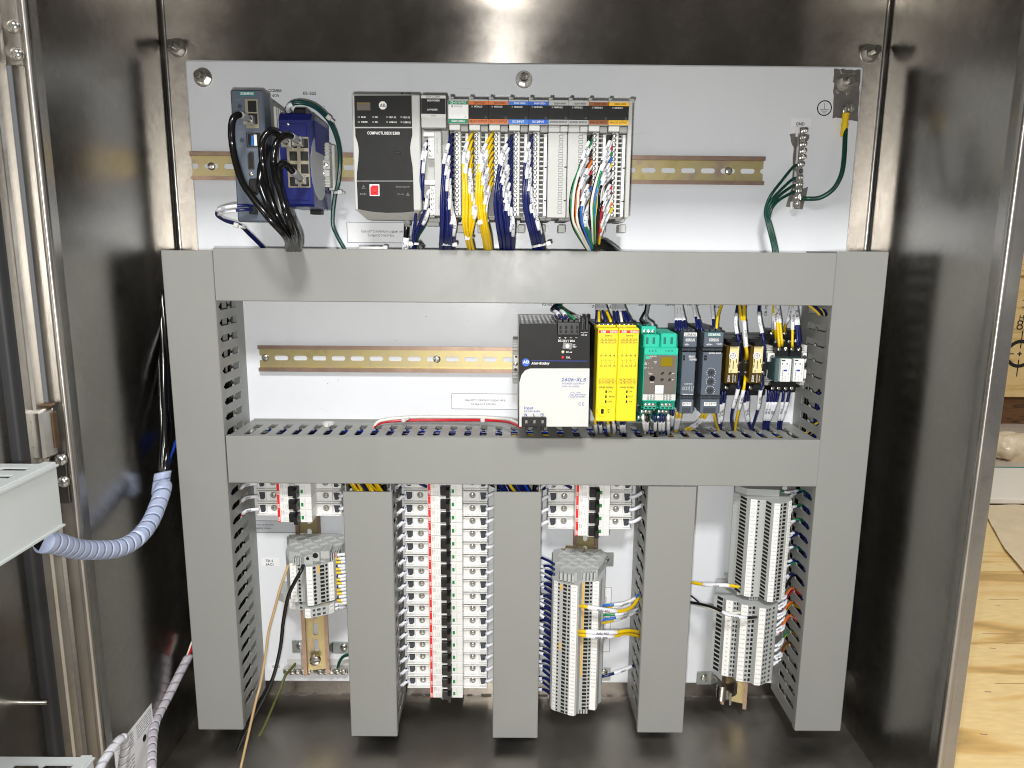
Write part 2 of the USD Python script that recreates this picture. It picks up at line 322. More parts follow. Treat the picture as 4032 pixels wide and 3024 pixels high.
# ================================================================== the cabinet
XL, XR, YB, YT, DB, DC, DL = -458.0, 460.0, -460.0, 516.0, -23.0, 232.0, 252.0
t = Thing('steel_cabinet', 'large open stainless steel cabinet that holds the whole wired panel', 'cabinet', (0, YB, DB))
t.part('back_wall', bx(XL, XR, YB, YT, DB - 2, DB), 'stainless_back', smooth=False)
t.part('floor_plate', bx(XL, XR, YB - 2, YB, DB - 2, DL), 'stainless_floor', smooth=False)
t.part('roof_plate', bx(XL - 2, XR + 2, YT, YT + 2, DB - 2, DL), 'stainless', smooth=False)
t.part('side_wall', bx(XL - 2, XL, YB - 2, YT, DB - 2, DC), 'stainless', smooth=False)
t.part('side_wall', bx(XR, XR + 2, YB - 2, YT, DB - 2, DC), 'stainless', smooth=False)
for s, x in ((1, XL), (-1, XR)):
    t.part('return_flange', ext_y([(x, DC), (x + 3 * s, DL - 3), (x + 3 * s, DL), (x - 2 * s, DL), (x - 2 * s, DC)], YB - 2, YT), 'stainless', smooth=False)
    lip = [(x + 3 * s, DL), (x + 3.4 * s, DL + 2), (x + 2 * s, DL + 4), (x, DL + 4.6), (x - 2.5 * s, DL + 3.4), (x - 3.5 * s, DL + 2), (x - 15 * s, DL + 2), (x - 17 * s, DL), (x - 17 * s, DL - 14), (x - 15 * s, DL - 14), (x - 15 * s, DL)]
    t.part('rolled_lip', ext_y(lip, YB - 2, YT), 'stainless_bright', smooth=50)
t.part('upper_lip', bx(XL, XR, 436, YT, DL - 2, DL + 2), 'stainless_bright', smooth=False)
t.part('lower_lip', bx(XL, XR, YB - 14, YB - 2, DL - 2, DL + 2), 'stainless_bright', smooth=False)
for s, x in ((1, XL), (-1, XR)):
    A = np.radians(np.linspace(0, 90, 7)); R_ = 5.0
    t.part('corner_bend', ext_y([(x, DB)] + [(x + s * R_ * (1 - math.sin(a)), DB + R_ * (1 - math.cos(a))) for a in A], YB, YT), 'stainless', smooth=True)
weld = [bx(x, x + rng.uniform(6, 20), YB, YB + rng.uniform(.8, 1.8), DB, DB + rng.uniform(1, 2.4)) for x in np.arange(XL + 4, XR - 24, 21)]
t.part('weld_seam', weld, 'bare_steel', smooth=False)

def hexnut(x, y, z, r, h, ang=0): return moved(cyl((0, 0, 0), (0, 0, h), r, 6, r * .985), (x, y, z), rz=ang)
def threaded(x, y, z0, z1, r):
    prof = []; z = z0; k = 0
    while z < z1 - .8: prof.append((r * (1 if k % 2 else .84), z)); z += .8; k += 1
    return lathe(prof + [(r * .8, z1), (0, z1)], x, y, 12)
def bolt(x, y, d, label, washer=11.5, nut=8.4, stud=5, L=19, star=False, ang=10):
    t = Thing('stud_and_nut', label, 'nut', (x, y, d))
    t.part('washer', lathe([(0, d), (washer, d), (washer, d + 1.2), (washer - .6, d + 1.8), (stud, d + 1.8)], x, y, 24), 'nickel')
    if star:
        t.part('star_washer', [moved(cb(-3, 3, washer - 1, washer + 4.5, d, d + 1.6, .4), (x, y, 0), rz=20 + 60 * k) for k in range(6)], 'nickel', smooth=False)
    t.part('nut', [hexnut(x, y, d + 1.8, nut, 7, ang), cz(x, y, d + 1.8, d + 9.2, nut * .78, 20, nut * .7)], 'nickel', smooth=30)
    t.part('stud', threaded(x, y, d, d + L, stud), 'bright_metal', smooth=60)
bolt(-439.6, 443.8, DB, 'washer and nut on the cabinet back wall at the upper left', L=24)
bolt(438.8, 445.7, DB, 'washer and nut on the cabinet back wall at the upper right', L=24)
bolt(-401, 404, 0, 'flanged nut at the upper left corner of the white panel', ang=25)
bolt(-1.3, 405.2, 0, 'dark washer and nut at the middle of the panel top edge', washer=10.5, nut=7)
bolt(401, 405.7, .3, 'star washer and nut on the scraped corner of the panel', star=True, ang=5)

PX, PY = 421.6, 423.4
t = Thing('white_backboard', 'white painted steel panel carrying the rails and devices', 'panel', (0, -PY, -2.5))
t.part('sheet', cb(-PX, PX, -PY, PY, -2.5, 0, .7), 'panel_white', smooth=False)
for s in (-1, 1): t.part('folded_edge', cb(s * PX - 1.2, s * PX + 1.2, -PY + 2, PY - 2, -19, -1, .8), 'panel_white', smooth=False)
t.part('folded_edge', cb(-PX + 2, PX - 2, PY - 1.2, PY + 1.2, -19, -1, .8), 'panel_white', smooth=False)
def ragged(pts, z, seed, amp=1.0, n=9):
    r = random.Random(seed); out = []
    for a, b in zip(pts, pts[1:] + pts[:1]):
        for k in range(n):
            q = k / n; out.append((a[0] + (b[0] - a[0]) * q + r.uniform(-amp, amp), a[1] + (b[1] - a[1]) * q + r.uniform(-amp, amp)))
    return ext(Polygon(out).buffer(0), 0.02, z)
P2 = lambda fr, L, d=0: [tuple(at(fr, x, y, d)[:2]) for x, y in L]
t.part('scraped_patch', ragged(P2('F5', [(1632, 222), (1822, 232), (1800, 600), (1616, 580)]), .12, 3), 'bare_steel', label='patch scraped to bare metal under the earth studs')
t.part('scraped_patch', ragged(P2('F5', [(1305, 700), (1370, 690), (1455, 700), (1440, 740), (1405, 800), (1400, 1090), (1445, 1080), (1400, 1240), (1280, 1225), (1325, 1080), (1335, 800)]), .12, 5, .7, 4), 'bare_steel', label='scraped patch behind the brass earth bar')
gp = at('F5', 1560, 508, 0)
q = random.Random(9)
t.part('drill_mark', [cz(q.uniform(-330, 20), q.choice((q.uniform(10, 120), q.uniform(215, 390))), 0, .05, q.uniform(.3, .7), 8) for k in range(16)], 'ink_grey', smooth=False, kind='stuff')
t.part('scratch', [moved(bx(-q.uniform(4, 14), q.uniform(4, 14), -.15, .15, 0, .04), (q.uniform(-380, 380), q.uniform(-40, 400), 0), rz=q.choice((0, 90, 35, -20)) + q.uniform(-8, 8)) for k in range(22)], 'sticker_grey', smooth=False, kind='stuff')
t.part('earth_symbol', [ext(Point(gp[0], gp[1]).buffer(9.4).difference(Point(gp[0], gp[1]).buffer(8.1)), .02, .14)] + [bx(gp[0] - w, gp[0] + w, gp[1] - 1.4 - k * 2.2 - .28, gp[1] - 1.4 - k * 2.2 + .28, .02, .14) for k, w in ((0, 5.4), (1, 3.8), (2, 2))] + [bx(gp[0] - .28, gp[0] + .28, gp[1] - 1.4, gp[1] + 6, .02, .14)], 'ink', smooth=False)

# ------------------------------------------------------------------ slotted wiring ducts
DF = 95.0
def slots(a0, a1, first, pitch=19.7):
    P = sbox(a0, 0, a1, 90); S = []; c = first
    while c - pitch > a0 + 8: c -= pitch
    while c < a1 - 8:
        if c > a0 + 8:
            S.append(Polygon([(c - 4.4, 24), (c + 4.4, 24), (c + 4.4, 45), (c + 1.8, 46.5), (c + 1.8, 49.5), (c + 4.4, 51), (c + 4.4, 74), (c + 3, 78), (c + 1.6, 78), (c + 1.6, 83), (c - 1.6, 83), (c - 1.6, 78), (c - 3, 78), (c - 4.4, 74), (c - 4.4, 51), (c - 1.8, 49.5), (c - 1.8, 46.5), (c - 4.4, 45)]))
        c += pitch
    return P.difference(unary_union(S))
def u_profile(a, b): return [(a, 86), (a, DF - .9), (a + .9, DF), (b - .9, DF), (b, DF - .9), (b, 86), (b - 1.8, 86), (b - 1.8, DF - 2), (a + 1.8, DF - 2), (a + 1.8, 86)]
def duct(label, x0, x1, y0, y1, vertical, first, cover=None, top=None):
    t = Thing('wiring_duct', label, 'wiring duct', ((x0 + x1) / 2, y0, 0), 'slotted grey wiring ducts on the panel')
    tp = y1 if top is None else top
    t.part('base', bx(x0 + 2, x1 - 2, y0, tp, .2, 2), 'duct_grey', smooth=False)
    if vertical:
        w = slots(y0, tp, first)
        for xx in (x0 + 1.9, x1 - 3.5): t.part('side_wall', wall_y(w, xx), 'duct_grey', smooth=False)
        t.part('cover', ext_y(u_profile(x0, x1), y0, y1), 'duct_grey', smooth=False)
    else:
        w = slots(x0, x1, first)
        for yy in (y0 + 1.9, y1 - 3.5): t.part('side_wall', ext_y(w, yy, yy + 1.6), 'duct_grey', smooth=False)
        t.part('cover', ext_x([(d, a) for a, d in u_profile(y0, y1)], x0, x1), 'duct_grey', smooth=False)
    return t
def wall_y(w, xx): return ext_x(affinity.affine_transform(w, [0, 1, 1, 0, 0, 0]), xx, xx + 1.6)
yL = atx('G1', 512, 415, -366)[1]; yR = atx('G4', 1800, 510, 367)[1]; xM = aty('G2', 93, 1105, -31)[0]
duct('left upright grey duct beside the cable bundles', -426, -366, -433, 192.2, True, yL)
duct('right upright grey duct beside the relays', 367.4, 428.7, -431, 197.6, True, yR)
duct('top level grey duct under the controller row', -365, 366.8, 133.6, 195.6, False, xM + 3)
duct('middle level grey duct under the power supply', -364, 367, -91.6, -31.4, False, xM)
duct('upright grey duct right of the cream and black field wires', -223.5, -162, -442, -102, True, -112, top=-92)
duct('upright grey duct in the middle, right of the tall breaker column', -35.3, 24.6, -443.5, -101, True, -108, top=-92)
duct('upright grey duct left of the right terminal strips', 157.3, 218.2, -434.5, -92.4, True, yR - 19.7 * 12)

# ------------------------------------------------------------------ zinc rails
def rail_profile(h=7.5): return [(-17.5, h), (-17.5, h - 1), (-13.5, h - 1), (-13.5, 0), (13.5, 0), (13.5, h - 1), (17.5, h - 1), (17.5, h), (12.5, h), (12.5, 1), (-12.5, 1), (-12.5, h)]
def rail(label, c, a0, a1, vertical, h=7.5, first=8, ry=0, rivets=(), z=.3, notch=()):
    t = Thing('mounting_rail', label, 'rail', ((c if vertical else (a0 + a1) / 2), (a0 if vertical else c), z))
    side = [Polygon([(s * 17.5, h), (s * 17.5, h - 1), (s * 13.5, h - 1), (s * 13.5, 0), (s * 12.5, 0), (s * 12.5, h)]) for s in (-1, 1)]
    L = a1 - a0; web = sbox(0, -12.5, L, 12.5); S = []; p = first
    while p < L + 9: S.append(sbox(p - 6, -3.1, p + 6, 3.1).union(Point(p - 6, 0).buffer(3.1)).union(Point(p + 6, 0).buffer(3.1))); p += 25.3
    web = web.difference(unary_union(S))
    if vertical:
        fl = [ext_y(s, 0, L) for s in side]; wb = moved(ext(web, 0, 1), rz=90)
        place = lambda m: moved(moved(m, (c, a0, z)), ry=ry, about=(c, 0, z))
    else:
        fl = [ext_x(affinity.affine_transform(s, [0, 1, 1, 0, 0, 0]), 0, L) for s in side]; wb = ext(web, 0, 1)
        place = lambda m: moved(m, (a0, c, z))
    t.part('web', place(wb), 'zinc', smooth=False)
    for f in fl: t.part('flange', place(f), 'zinc_flange', smooth=False)
    for k, r in enumerate(rivets):
        p = (c, r) if vertical else (r, c); t.part('screw', place(moved(screw(0, 0, 1, 5, 20 + 50 * k), ((0, r - a0, 0) if vertical else (r - a0, 0, 0)))), 'nickel')
    return t
yr1 = (at('F5', 1118, 857, 7)[1] + at('F5', 1118, 1067, 7)[1]) / 2 - .3; xe = at('F5', 1120, 960, 4)[0]
rail('yellow zinc rail behind the controller row', yr1, at('F1', 1238, 1085, 4)[0], xe, False, first=(at('F1', 1260, 1085, 1)[0] - at('F1', 1238, 1085, 4)[0]) - 4, rivets=(at('F1', 1372, 1085, 1)[0], at('F5', 862, 968, 1)[0]))
yr2 = (at('G1', 700, 680, 7)[1] + at('G1', 700, 850, 7)[1]) / 2; x2 = at('G1', 696, 760, 4)[0]
rail('yellow zinc rail behind the power supply and relays', yr2, x2, 352, False, first=at('G1', 843, 765, 1)[0] - x2 - 25.3, rivets=(at('G1', 738, 760, 1)[0], at('G2', 457, 545, 1)[0]))

# ------------------------------------------------------------------ printed stickers on the panel
def sticker(label, fr, x0, y0, x1, y1, lines, d=.25, mat='sticker_white', border=False, rot=0, ink='ink', bold=True):
    a = rect(fr, x0, y0, x1, y1, d)
    t = Thing('sticker', label, 'sticker', ((a[0] + a[1]) / 2, a[2], 0))
    t.part('paper', bx(a[0], a[1], a[2], a[3], .03, d), mat, smooth=False)
    if border: t.part('border', ext(sbox(a[0], a[2], a[1], a[3]).buffer(-.2).difference(sbox(a[0], a[2], a[1], a[3]).buffer(-.75)), d, d + .1), 'ink', smooth=False)
    t.part('lettering', [ft(fr, s, x, y, h, d, w, rot, bold) for s, x, y, h, w in lines], ink, smooth=False)
sticker('small label reading COMM-604', 'N1', 690, 60, 1000, 215, [('COMM-', 828, 108, 44, 220), ('604', 830, 184, 44, 104)], mat='panel_white')
sticker('small label reading ES-505', 'N1', 1232, 42, 1556, 212, [('ES-505', 1374, 153, 46, 206)], mat='panel_white')
sticker('small label reading PLC1 behind the controller top', 'F3', 520, 15, 730, 92, [('PLC1', 624, 72, 22, 96)], mat='panel_white')
sticker('small label reading GND above the earth bar', 'F5', 1320, 580, 1464, 640, [('GND', 1384, 623, 20, 62)])
sticker('long boxed wire notice low left of the controller', 'F2', 1380, 1398, 1910, 1570, [('Use 60° C minimum copper wire.', 1680, 1474, 20, 362), ('Torque to 5 inch-lbs.', 1658, 1506, 20, 220)], border=True, bold=False)
sticker('long boxed wire notice left of the power supply', 'G2', 576, 828, 1140, 958, [('Use 60° C minimum copper wire.', 853, 882, 17, 333), ('Torque to 5 inch-lbs.', 836, 914, 17, 210)], border=True, bold=False)
sticker('half hidden grey notice about circuit protection', 'H2', 250, 368, 590, 458, [('Branch circuit protection', 318, 397, 12, 208), ('to be provided by others.', 305, 423, 12, 198)], mat='sticker_grey', border=True, bold=False)
sticker('upright boxed notice right of the middle terminal strip', 'H4', 470, 730, 560, 1134, [('Use 60° C minimum copper wire', 525, 930, 10, 300)], border=True, rot=90, bold=False)
sticker('small label reading PS-503 above the power supply', 'G3', 440, 60, 610, 160, [('PS-503', 532, 125, 26, 122)], mat='panel_white')
sticker('small label above the two yellow relays', 'G3', 920, 70, 1200, 165, [('MCR-710', 1010, 100, 26, 110), ('703-711', 1070, 147, 26, 200)], mat='panel_white')
sticker('small label reading SM-701 above the green monitor', 'G4', 20, 70, 180, 160, [('SM-701', 98, 127, 24, 128)], mat='panel_white')
sticker('small label reading TSH-5 above the narrow slate module', 'G4', 280, 70, 420, 160, [('TSH-505', 362, 127, 24, 130)], mat='panel_white')
sticker('small label reading TR-715 above the wide slate timer', 'G4', 500, 70, 660, 160, [('TR-715', 582, 127, 24, 128)], mat='panel_white')
sticker('small label reading 703-1 left of the amber relays', 'G4', 770, 70, 900, 175, [('CR-', 822, 105, 24, 60), ('703-1', 834, 148, 24, 90)], mat='panel_white')
sticker('small label reading 703-2 above the amber relays', 'G4', 990, 70, 1150, 170, [('CR-', 1070, 105, 24, 60), ('703-2', 1072, 147, 24, 116)], mat='panel_white')
sticker('small upright label reading CR-901', 'G4', 1280, 70, 1370, 250, [('CR-901', 1318, 172, 24, 128)], mat='panel_white', rot=90)
sticker('small label reading TB-1 (AC)', 'H2', 330, 640, 460, 700, [('TB-1', 388, 660, 17, 56), ('(AC)', 391, 686, 17, 54)])
sticker('small label reading GND near the panel bottom', 'H2', 380, 1405, 500, 1450, [('GND', 437, 1428, 16, 54)])

# ------------------------------------------------------------------ the door on the left, its gasket and hinges
t = Thing('cabinet_door', 'stainless door swung open at the left with a black gasket', 'door', (-484, YB, 262))
t.part('skin', bx(-490, -480, YB - 8, YT, 307, 1000), 'stainless', smooth=False)
t.part('hinge_leaf', ext_y([(-492, 258), (-475, 258), (-473, 262), (-473, 274), (-475, 276), (-475, 290), (-492, 290)], YB - 8, YT), 'stainless_bright', smooth=False)
t.part('gasket', ext_y(Polygon([(-484, 290.5), (-474, 290.5), (-471, 293), (-470, 298), (-471, 304), (-474, 306.5), (-484, 306.5)]), YB - 8, YT), 'rubber', smooth=60)
p = atx('H1', 105, 1278, -480)
t.part('weld_stud', cyl((-480, p[1], p[2]), (-452, p[1], p[2]), 2.2, 12), 'bright_metal')
def hinge(label, y0, y1, ys, block):
    t = Thing('hinge', label, 'hinge', (-470, y0, 256))
    t.part('plate', cb(-478, -460.5, y0, y1, DL + 2.2, DL + 6, .6), 'stainless_bright' if not block else 'dark_metal', smooth=False)
    if block:
        t.part('knuckle', [cb(-487, -465, -8, 41, 259, 281, 2.5), cyl((-476, -18, 268), (-476, -8, 268), 6, 16)], 'nickel', smooth=False)
        for yy in (5, 30): t.part('dimple', lathe([(4.2, 281), (4.2, 281.5), (3, 281.6), (3, 281)], -479, yy, 16), 'dark_metal')
        t.part('weld_bead', [cb(-489, -463, 41, 45, 258, 266, 1.5), cb(-465.2, -463.8, 0, 36, 258, 266, .6)], 'weld_brown', smooth=False)
    else: t.part('knuckle', cyl((-478, y0, 268), (-478, y1 + 60, 268), 7, 16), 'stainless_bright')
    for k, y in enumerate(ys): t.part('screw', moved(lathe([(0, 0), (6.2, 0), (6.2, 1.5), (5, 3.6), (2.8, 4.6), (2.4, 3.2), (0, 3.2)], 0, 0, 18), (-464.6, y, DL + 6)), 'bright_metal', smooth=50)
hinge('upper cabinet hinge with two dome screws', 357, 470, (366, 389.3), False)
hinge('lower cabinet hinge with a thick nickel knuckle', -60, -8, (-14, -37), True)
def door_duct(label, y0, y1, d0):
    t = Thing('door_duct', label, 'wiring duct', (-437, y0, d0), 'grey wiring ducts on the open door')
    t.part('base', bx(-479.5, -477, y0 + 2, y1 - 2, d0, 900), 'duct_light', smooth=False)
    w = slots(0, 900 - d0, 14); w = affinity.affine_transform(w, [0, 1, 1, 0, 0, 0])       # (depth, along)
    for yy in (y0 + 1.9, y1 - 3.5): t.part('side_wall', moved(ext_y(affinity.affine_transform(w, [1, 0, 0, 1, -480, d0]), yy, yy + 1.6)), 'duct_light', smooth=False)
    P = [(-394, y0), (-393, y0), (-392.4, y0 + .8), (-392.4, y1 - .8), (-393, y1), (-402, y1), (-402, y1 - 1.8), (-394.4, y1 - 1.8), (-394.4, y0 + 1.8), (-402, y0 + 1.8), (-402, y0)]
    t.part('cover', ext(Polygon(P), d0, 900), 'duct_light', smooth=False)
door_duct('pale grey duct on the open door where the thick spiral cable starts', -37, 20.5, 379)
door_duct('pale grey duct low on the open door at the bottom left corner', -317, -257, 373)

t = Thing('rating_label', 'white printed rating label on the left side wall near the floor', 'label', (XL, -438, 188))
t.part('paper', bx(XL, XL + .3, -438, -361, 145, 231), 'sticker_white', smooth=False)
def wall_text(s, d, y, h, w): return moved(moved(text(s, 0, 0, 0, h, w), ry=90), (XL + .3, y, d))
LN = ['Wall mounting enclosure', 'Type 4X, 12, 13, IP66', 'Stainless steel 304', 'Use tested fittings only', 'Torque cover bolts evenly', 'See instruction sheet']
t.part('lettering', [wall_text(s, 208, -366 - 3.2 * k, 1.3, 34) for k, s in enumerate(LN)] + [wall_text(s, 166, -366 - 3.2 * k, 1.3, 36) for k, s in enumerate(LN[::-1])] + [wall_text(s, 208, -394 - 5 * k, 1.8, 30) for k, s in enumerate(LN[:6])], 'ink', smooth=False)
t.part('emblem', moved(moved(cz(0, 0, 0, .15, 4.2, 18), ry=90), (XL + .3, -392, 168)), 'ink', smooth=False)

# ------------------------------------------------------------------ beyond the cabinet on the right
YG = -476.0
G = lambda x, y: aty('M', x, y, YG)
dp, dw0, dw1, dcr = G(2160, 1092)[2], G(2160, 1088)[2], G(2160, 1018)[2], G(2200, 915)[2]
structure('floor', bx(-1500, 3200, YG - 12, YG - 8, dcr - 900, 1100), 'floor_paint')
t = Thing('plywood_sheet', 'knotty yellow plywood sheet lying beside the cabinet', 'plywood', (900, YG, 0))
t.part('sheet', bx(480, 1500, YG - 7, YG, dp, 330), 'plywood', smooth=False)
kn = []
for fr, x, y, w in (('H6', 1275, 362, 30), ('H6', 1243, 478, 28), ('H6', 1222, 713, 32), ('H6', 1192, 963, 32), ('H6', 1165, 1216, 30), ('H6', 1140, 1463, 34), ('H6', 1330, 155, 8), ('H6', 1275, 155, 8)):
    p = aty(fr, x, y, YG); kn.append(moved(cb(-5, 5, -.5, .5, 0, 1, .2), (p[0], YG, p[2]), ry=rng.uniform(-12, 12), rx=0))
for k in kn: t.part('staple', k, 'dark_metal', smooth=False)
r2 = random.Random(5); cr = []
for x, y, L in ((1260, 680, 60), (1300, 1168, 50), (1330, 938, 40), (1215, 880, 50)):
    p = aty('H6', x, y, YG); cr.append(bx(p[0] - L / 2, p[0] + L / 2, YG, YG + .2, p[2] - .5, p[2] + .5))
t.part('split', cr, 'dark_wood', smooth=False)
t = Thing('foam_board', 'white foam board lying between plywood and crate', 'board', (900, YG, dw0))
t.part('board', cb(480, 1700, YG, YG + 14, dw1, dw0, 1), 'white_board', smooth=False)
t.part('teal_edge', bx(480, 1700, YG + 14, YG + 15, dw1, dw1 + 9), 'teal_badge', smooth=False)
def crumple(P, cut, amp, seed):
    m = trimesh.creation.icosphere(3); m.vertices *= P; n = meshkit.noise(m.vertices * cut, seed); m.vertices *= (1 + amp * n)[:, None]; return m
c = G(2178, 985); t = Thing('crumpled_bag', 'crumpled clear plastic bag lying before the crate', 'plastic bag', tuple(c))
t.part('bag', moved(crumple(np.array([62, 40, 45.]), .05, .5, 3), (c[0] - 6, YG + 32, c[2])), 'film', smooth=False)
q = [G(2118, 1095), G(2230, 1095), G(2230, 1262), G(2170, 1190)]
V = np.array(q); gx, gz = np.meshgrid(np.linspace(0, 1, 24), np.linspace(0, 1, 24)); a = (1 - gx)[..., None] * ((1 - gz)[..., None] * V[0] + gz[..., None] * V[3]) + gx[..., None] * ((1 - gz)[..., None] * V[1] + gz[..., None] * V[2])
a = a.reshape(-1, 3); a[:, 1] += 3 + 5 * np.abs(meshkit.noise(a * .02, 4)); f = [(i * 24 + j, i * 24 + j + 1, (i + 1) * 24 + j + 1, (i + 1) * 24 + j) for i in range(23) for j in range(23)]
f = np.array(f); m = trimesh.Trimesh(np.vstack([a, a - [0, .4, 0]]), np.vstack([f[:, [0, 2, 1]], f[:, [0, 3, 2]], f[:, [0, 1, 2]] + len(a), f[:, [0, 2, 3]] + len(a)]), process=False)
t = Thing('plastic_film', 'wrinkled clear plastic film over the plywood corner', 'plastic film', tuple(V[0])); t.part('film', m, 'film', smooth=True)

cx0 = at('M', 2120, 860, dcr)[0]; cy0 = at('M', 2190, 858, dcr)[1]; cy1 = at('M', 2190, 597, dcr)[1]
t = Thing('wooden_crate', 'yellow plywood crate with black stencil marks behind the cabinet', 'crate', (cx0 + 500, YG, dcr))
t.part('skid', bx(cx0, cx0 + 1100, YG - 7, cy0, dcr - 760, dcr - 30), 'dark_wood', smooth=False)
t.part('front_panel', cb(cx0, cx0 + 1200, cy0, cy1, dcr - 800, dcr, 2), 'crate_wood', smooth=False)
t.part('batten', cb(cx0, cx0 + 1200, cy1 + .5, cy1 + 20, dcr - 800, dcr + 14, 3), 'crate_wood', smooth=False)
t.part('upper_panel', cb(cx0, cx0 + 1200, cy1 + 20.5, cy1 + 900, dcr - 800, dcr - 2, 2), 'crate_wood', smooth=False)
cu = at('G5', 1683, 735, dcr); k = mm('G5', 1683, 735, dcr)
def arc(r0, r1, a0, a1, cx, cy):
    A = np.radians(np.linspace(a0, a1, 14)); return Polygon([(cx + r1 * math.cos(x), cy + r1 * math.sin(x)) for x in A] + [(cx + r0 * math.cos(x), cy + r0 * math.sin(x)) for x in A[::-1]])
S = [arc(70 * k, 92 * k, 35, 145, cu[0], cu[1]), arc(70 * k, 92 * k, 215, 325, cu[0], cu[1])]
for a in (0, 90, 180, 270):
    S.append(affinity.rotate(sbox(cu[0] + 38 * k, cu[1] - 3 * k, cu[0] + (150 if a % 180 else 95) * k, cu[1] + 3 * k), a, origin=(cu[0], cu[1])))
S += [sbox(cu[0] - 14 * k, cu[1] - 4 * k, cu[0] + 14 * k, cu[1] + 4 * k), sbox(cu[0] - 4 * k, cu[1] - 14 * k, cu[0] + 4 * k, cu[1] + 14 * k)]
q = at('G5', 1700, 560, dcr)
t.part('stencil_mark', [ext(unary_union(S), dcr, dcr + 1)] + [text('87', q[0] + 4, q[1] + 8, dcr, 60 * k, None, 0, False, 1), text('HT', q[0] + 2, q[1] + 60 * k, dcr, 34 * k, None, 0, False, 1)] + [bx(q[0] - 20 * k, q[0] + 200, q[1] + y * k - 2 * k, q[1] + y * k + 2 * k, dcr, dcr + 1) for y in (38, 128, 170)], 'ink', smooth=False)
# ================================================================== wires and ties
def lerp(a, b, t): return a + (b - a) * t
def wire(label, pts, r, mat, sleeves=(), group=None, name='wire', cat='wire', smat='sleeve_white', word=None, n=7, sub=5, sr=1.28, stuff=None):
    """pts: (x, y, d) in mm; sleeves: (from, to) along the wire in mm; word: print on the first sleeve"""
    P = spline(pts, sub)
    if stuff is not None: stuff.setdefault(mat, []).append(tube(P, r, n)); return
    L = np.r_[0, np.cumsum(np.linalg.norm(np.diff(P, axis=0), axis=1))]
    t = Thing(name, label, cat, tuple(P[0]), group)
    t.part('insulation', tube(P, r, n), mat, smooth=True)
    for i, (a, b) in enumerate(sleeves):
        b = min(b, L[-1] - .5)
        if b - a < 3: continue
        S = np.array([[np.interp(s, L, P[:, j]) for j in range(3)] for s in np.linspace(a, b, 7)])
        t.part('marker_sleeve', tube(S, r * sr, n + 1), smat, smooth=True)
        if word and i == 0:
            q, e = S[3], S[4] - S[2]; ang = math.degrees(math.atan2(e[1], e[0]))
            if ang < -95 or ang > 85: ang += 180
            h = r * 1.25; tilt = math.degrees(math.atan2(e[2], math.hypot(e[0], e[1])))
            m = text(word, 0, 0, 0, h, min(b - a - 3, h * .72 * len(word)), bold=True)
            t.part('lettering', moved(moved(m, (0, 0, 0), ry=-tilt if abs(ang) < 90 else tilt), (q[0], q[1], q[2] + r * sr + .12), rz=ang), 'ink', smooth=False)
    return t
def pts(fr, L): return [tuple(at(fr if len(p) == 3 else p[3], p[0], p[1], p[2])) for p in L]
def bundle(fr, n, xe, y0, y1, LV, d0, r, mats, label, group, sl=(24, 51), words=None, jit=4.0, seed=1, hook=(14, 22, 10), noun=None):
    """n wires leave terminals at (xe, y0..y1) and run down through the levels LV: (y, x of the first, x of the last, d)"""
    q = random.Random(seed)
    for k in range(n):
        f = k / max(n - 1, 1); ye = lerp(y0, y1, f); m = mats[k % len(mats)]
        dj = q.uniform(-jit, jit); P = [at(fr, xe + 6, ye, d0), at(fr, xe - hook[0], ye + hook[1], d0 + hook[2])]
        last = ye + hook[1]
        for y, xa, xb, d in LV:
            if y > last + 110: P.append(at(fr, lerp(xa, xb, f) + q.uniform(-5, 5), y, d + dj)); last = y
        s0 = sl[0] + q.uniform(-1, 3)
        wire(label(k) if callable(label) else label, [tuple(p) for p in P], r, m, [(s0, s0 + sl[1] - sl[0])] if sl else (), group, word=words(k) if words else None)
def tie(label, c, rx, ry, ang=0, head=(1, .3), w=2.6, tail=0, mat='tie_white', group='white cable ties'):
    """a tie round a bundle lying along y: an ellipse in the x-d plane with its locking head; ang turns it about d"""
    c = np.asarray(c, float); t = Thing('cable_tie', label, 'cable tie', tuple(c), group)
    A = np.linspace(0, 2 * np.pi, 25); o = Polygon([((rx + 1) * math.cos(a), (ry + 1) * math.sin(a)) for a in A]).difference(Polygon([(rx * math.cos(a), ry * math.sin(a)) for a in A]))
    t.part('strap', moved(moved(ext_y(o, -w / 2, w / 2), tuple(c)), rz=ang, about=c), mat)
    hx, hz = head[0] * rx, head[1] * ry + ry * .4
    t.part('head', moved(moved(cb(-2.9, 2.9, -2.7, 2.7, -2.3, 2.3, .9), (c[0] + hx, c[1], c[2] + hz)), rz=ang, about=c), mat, smooth=False)
    if tail: t.part('tail', moved(bx(c[0] + hx, c[0] + hx + tail, c[1] - 1.1, c[1] + 1.1, c[2] + hz - .5, c[2] + hz + .5), rz=ang, about=c), mat, smooth=False)

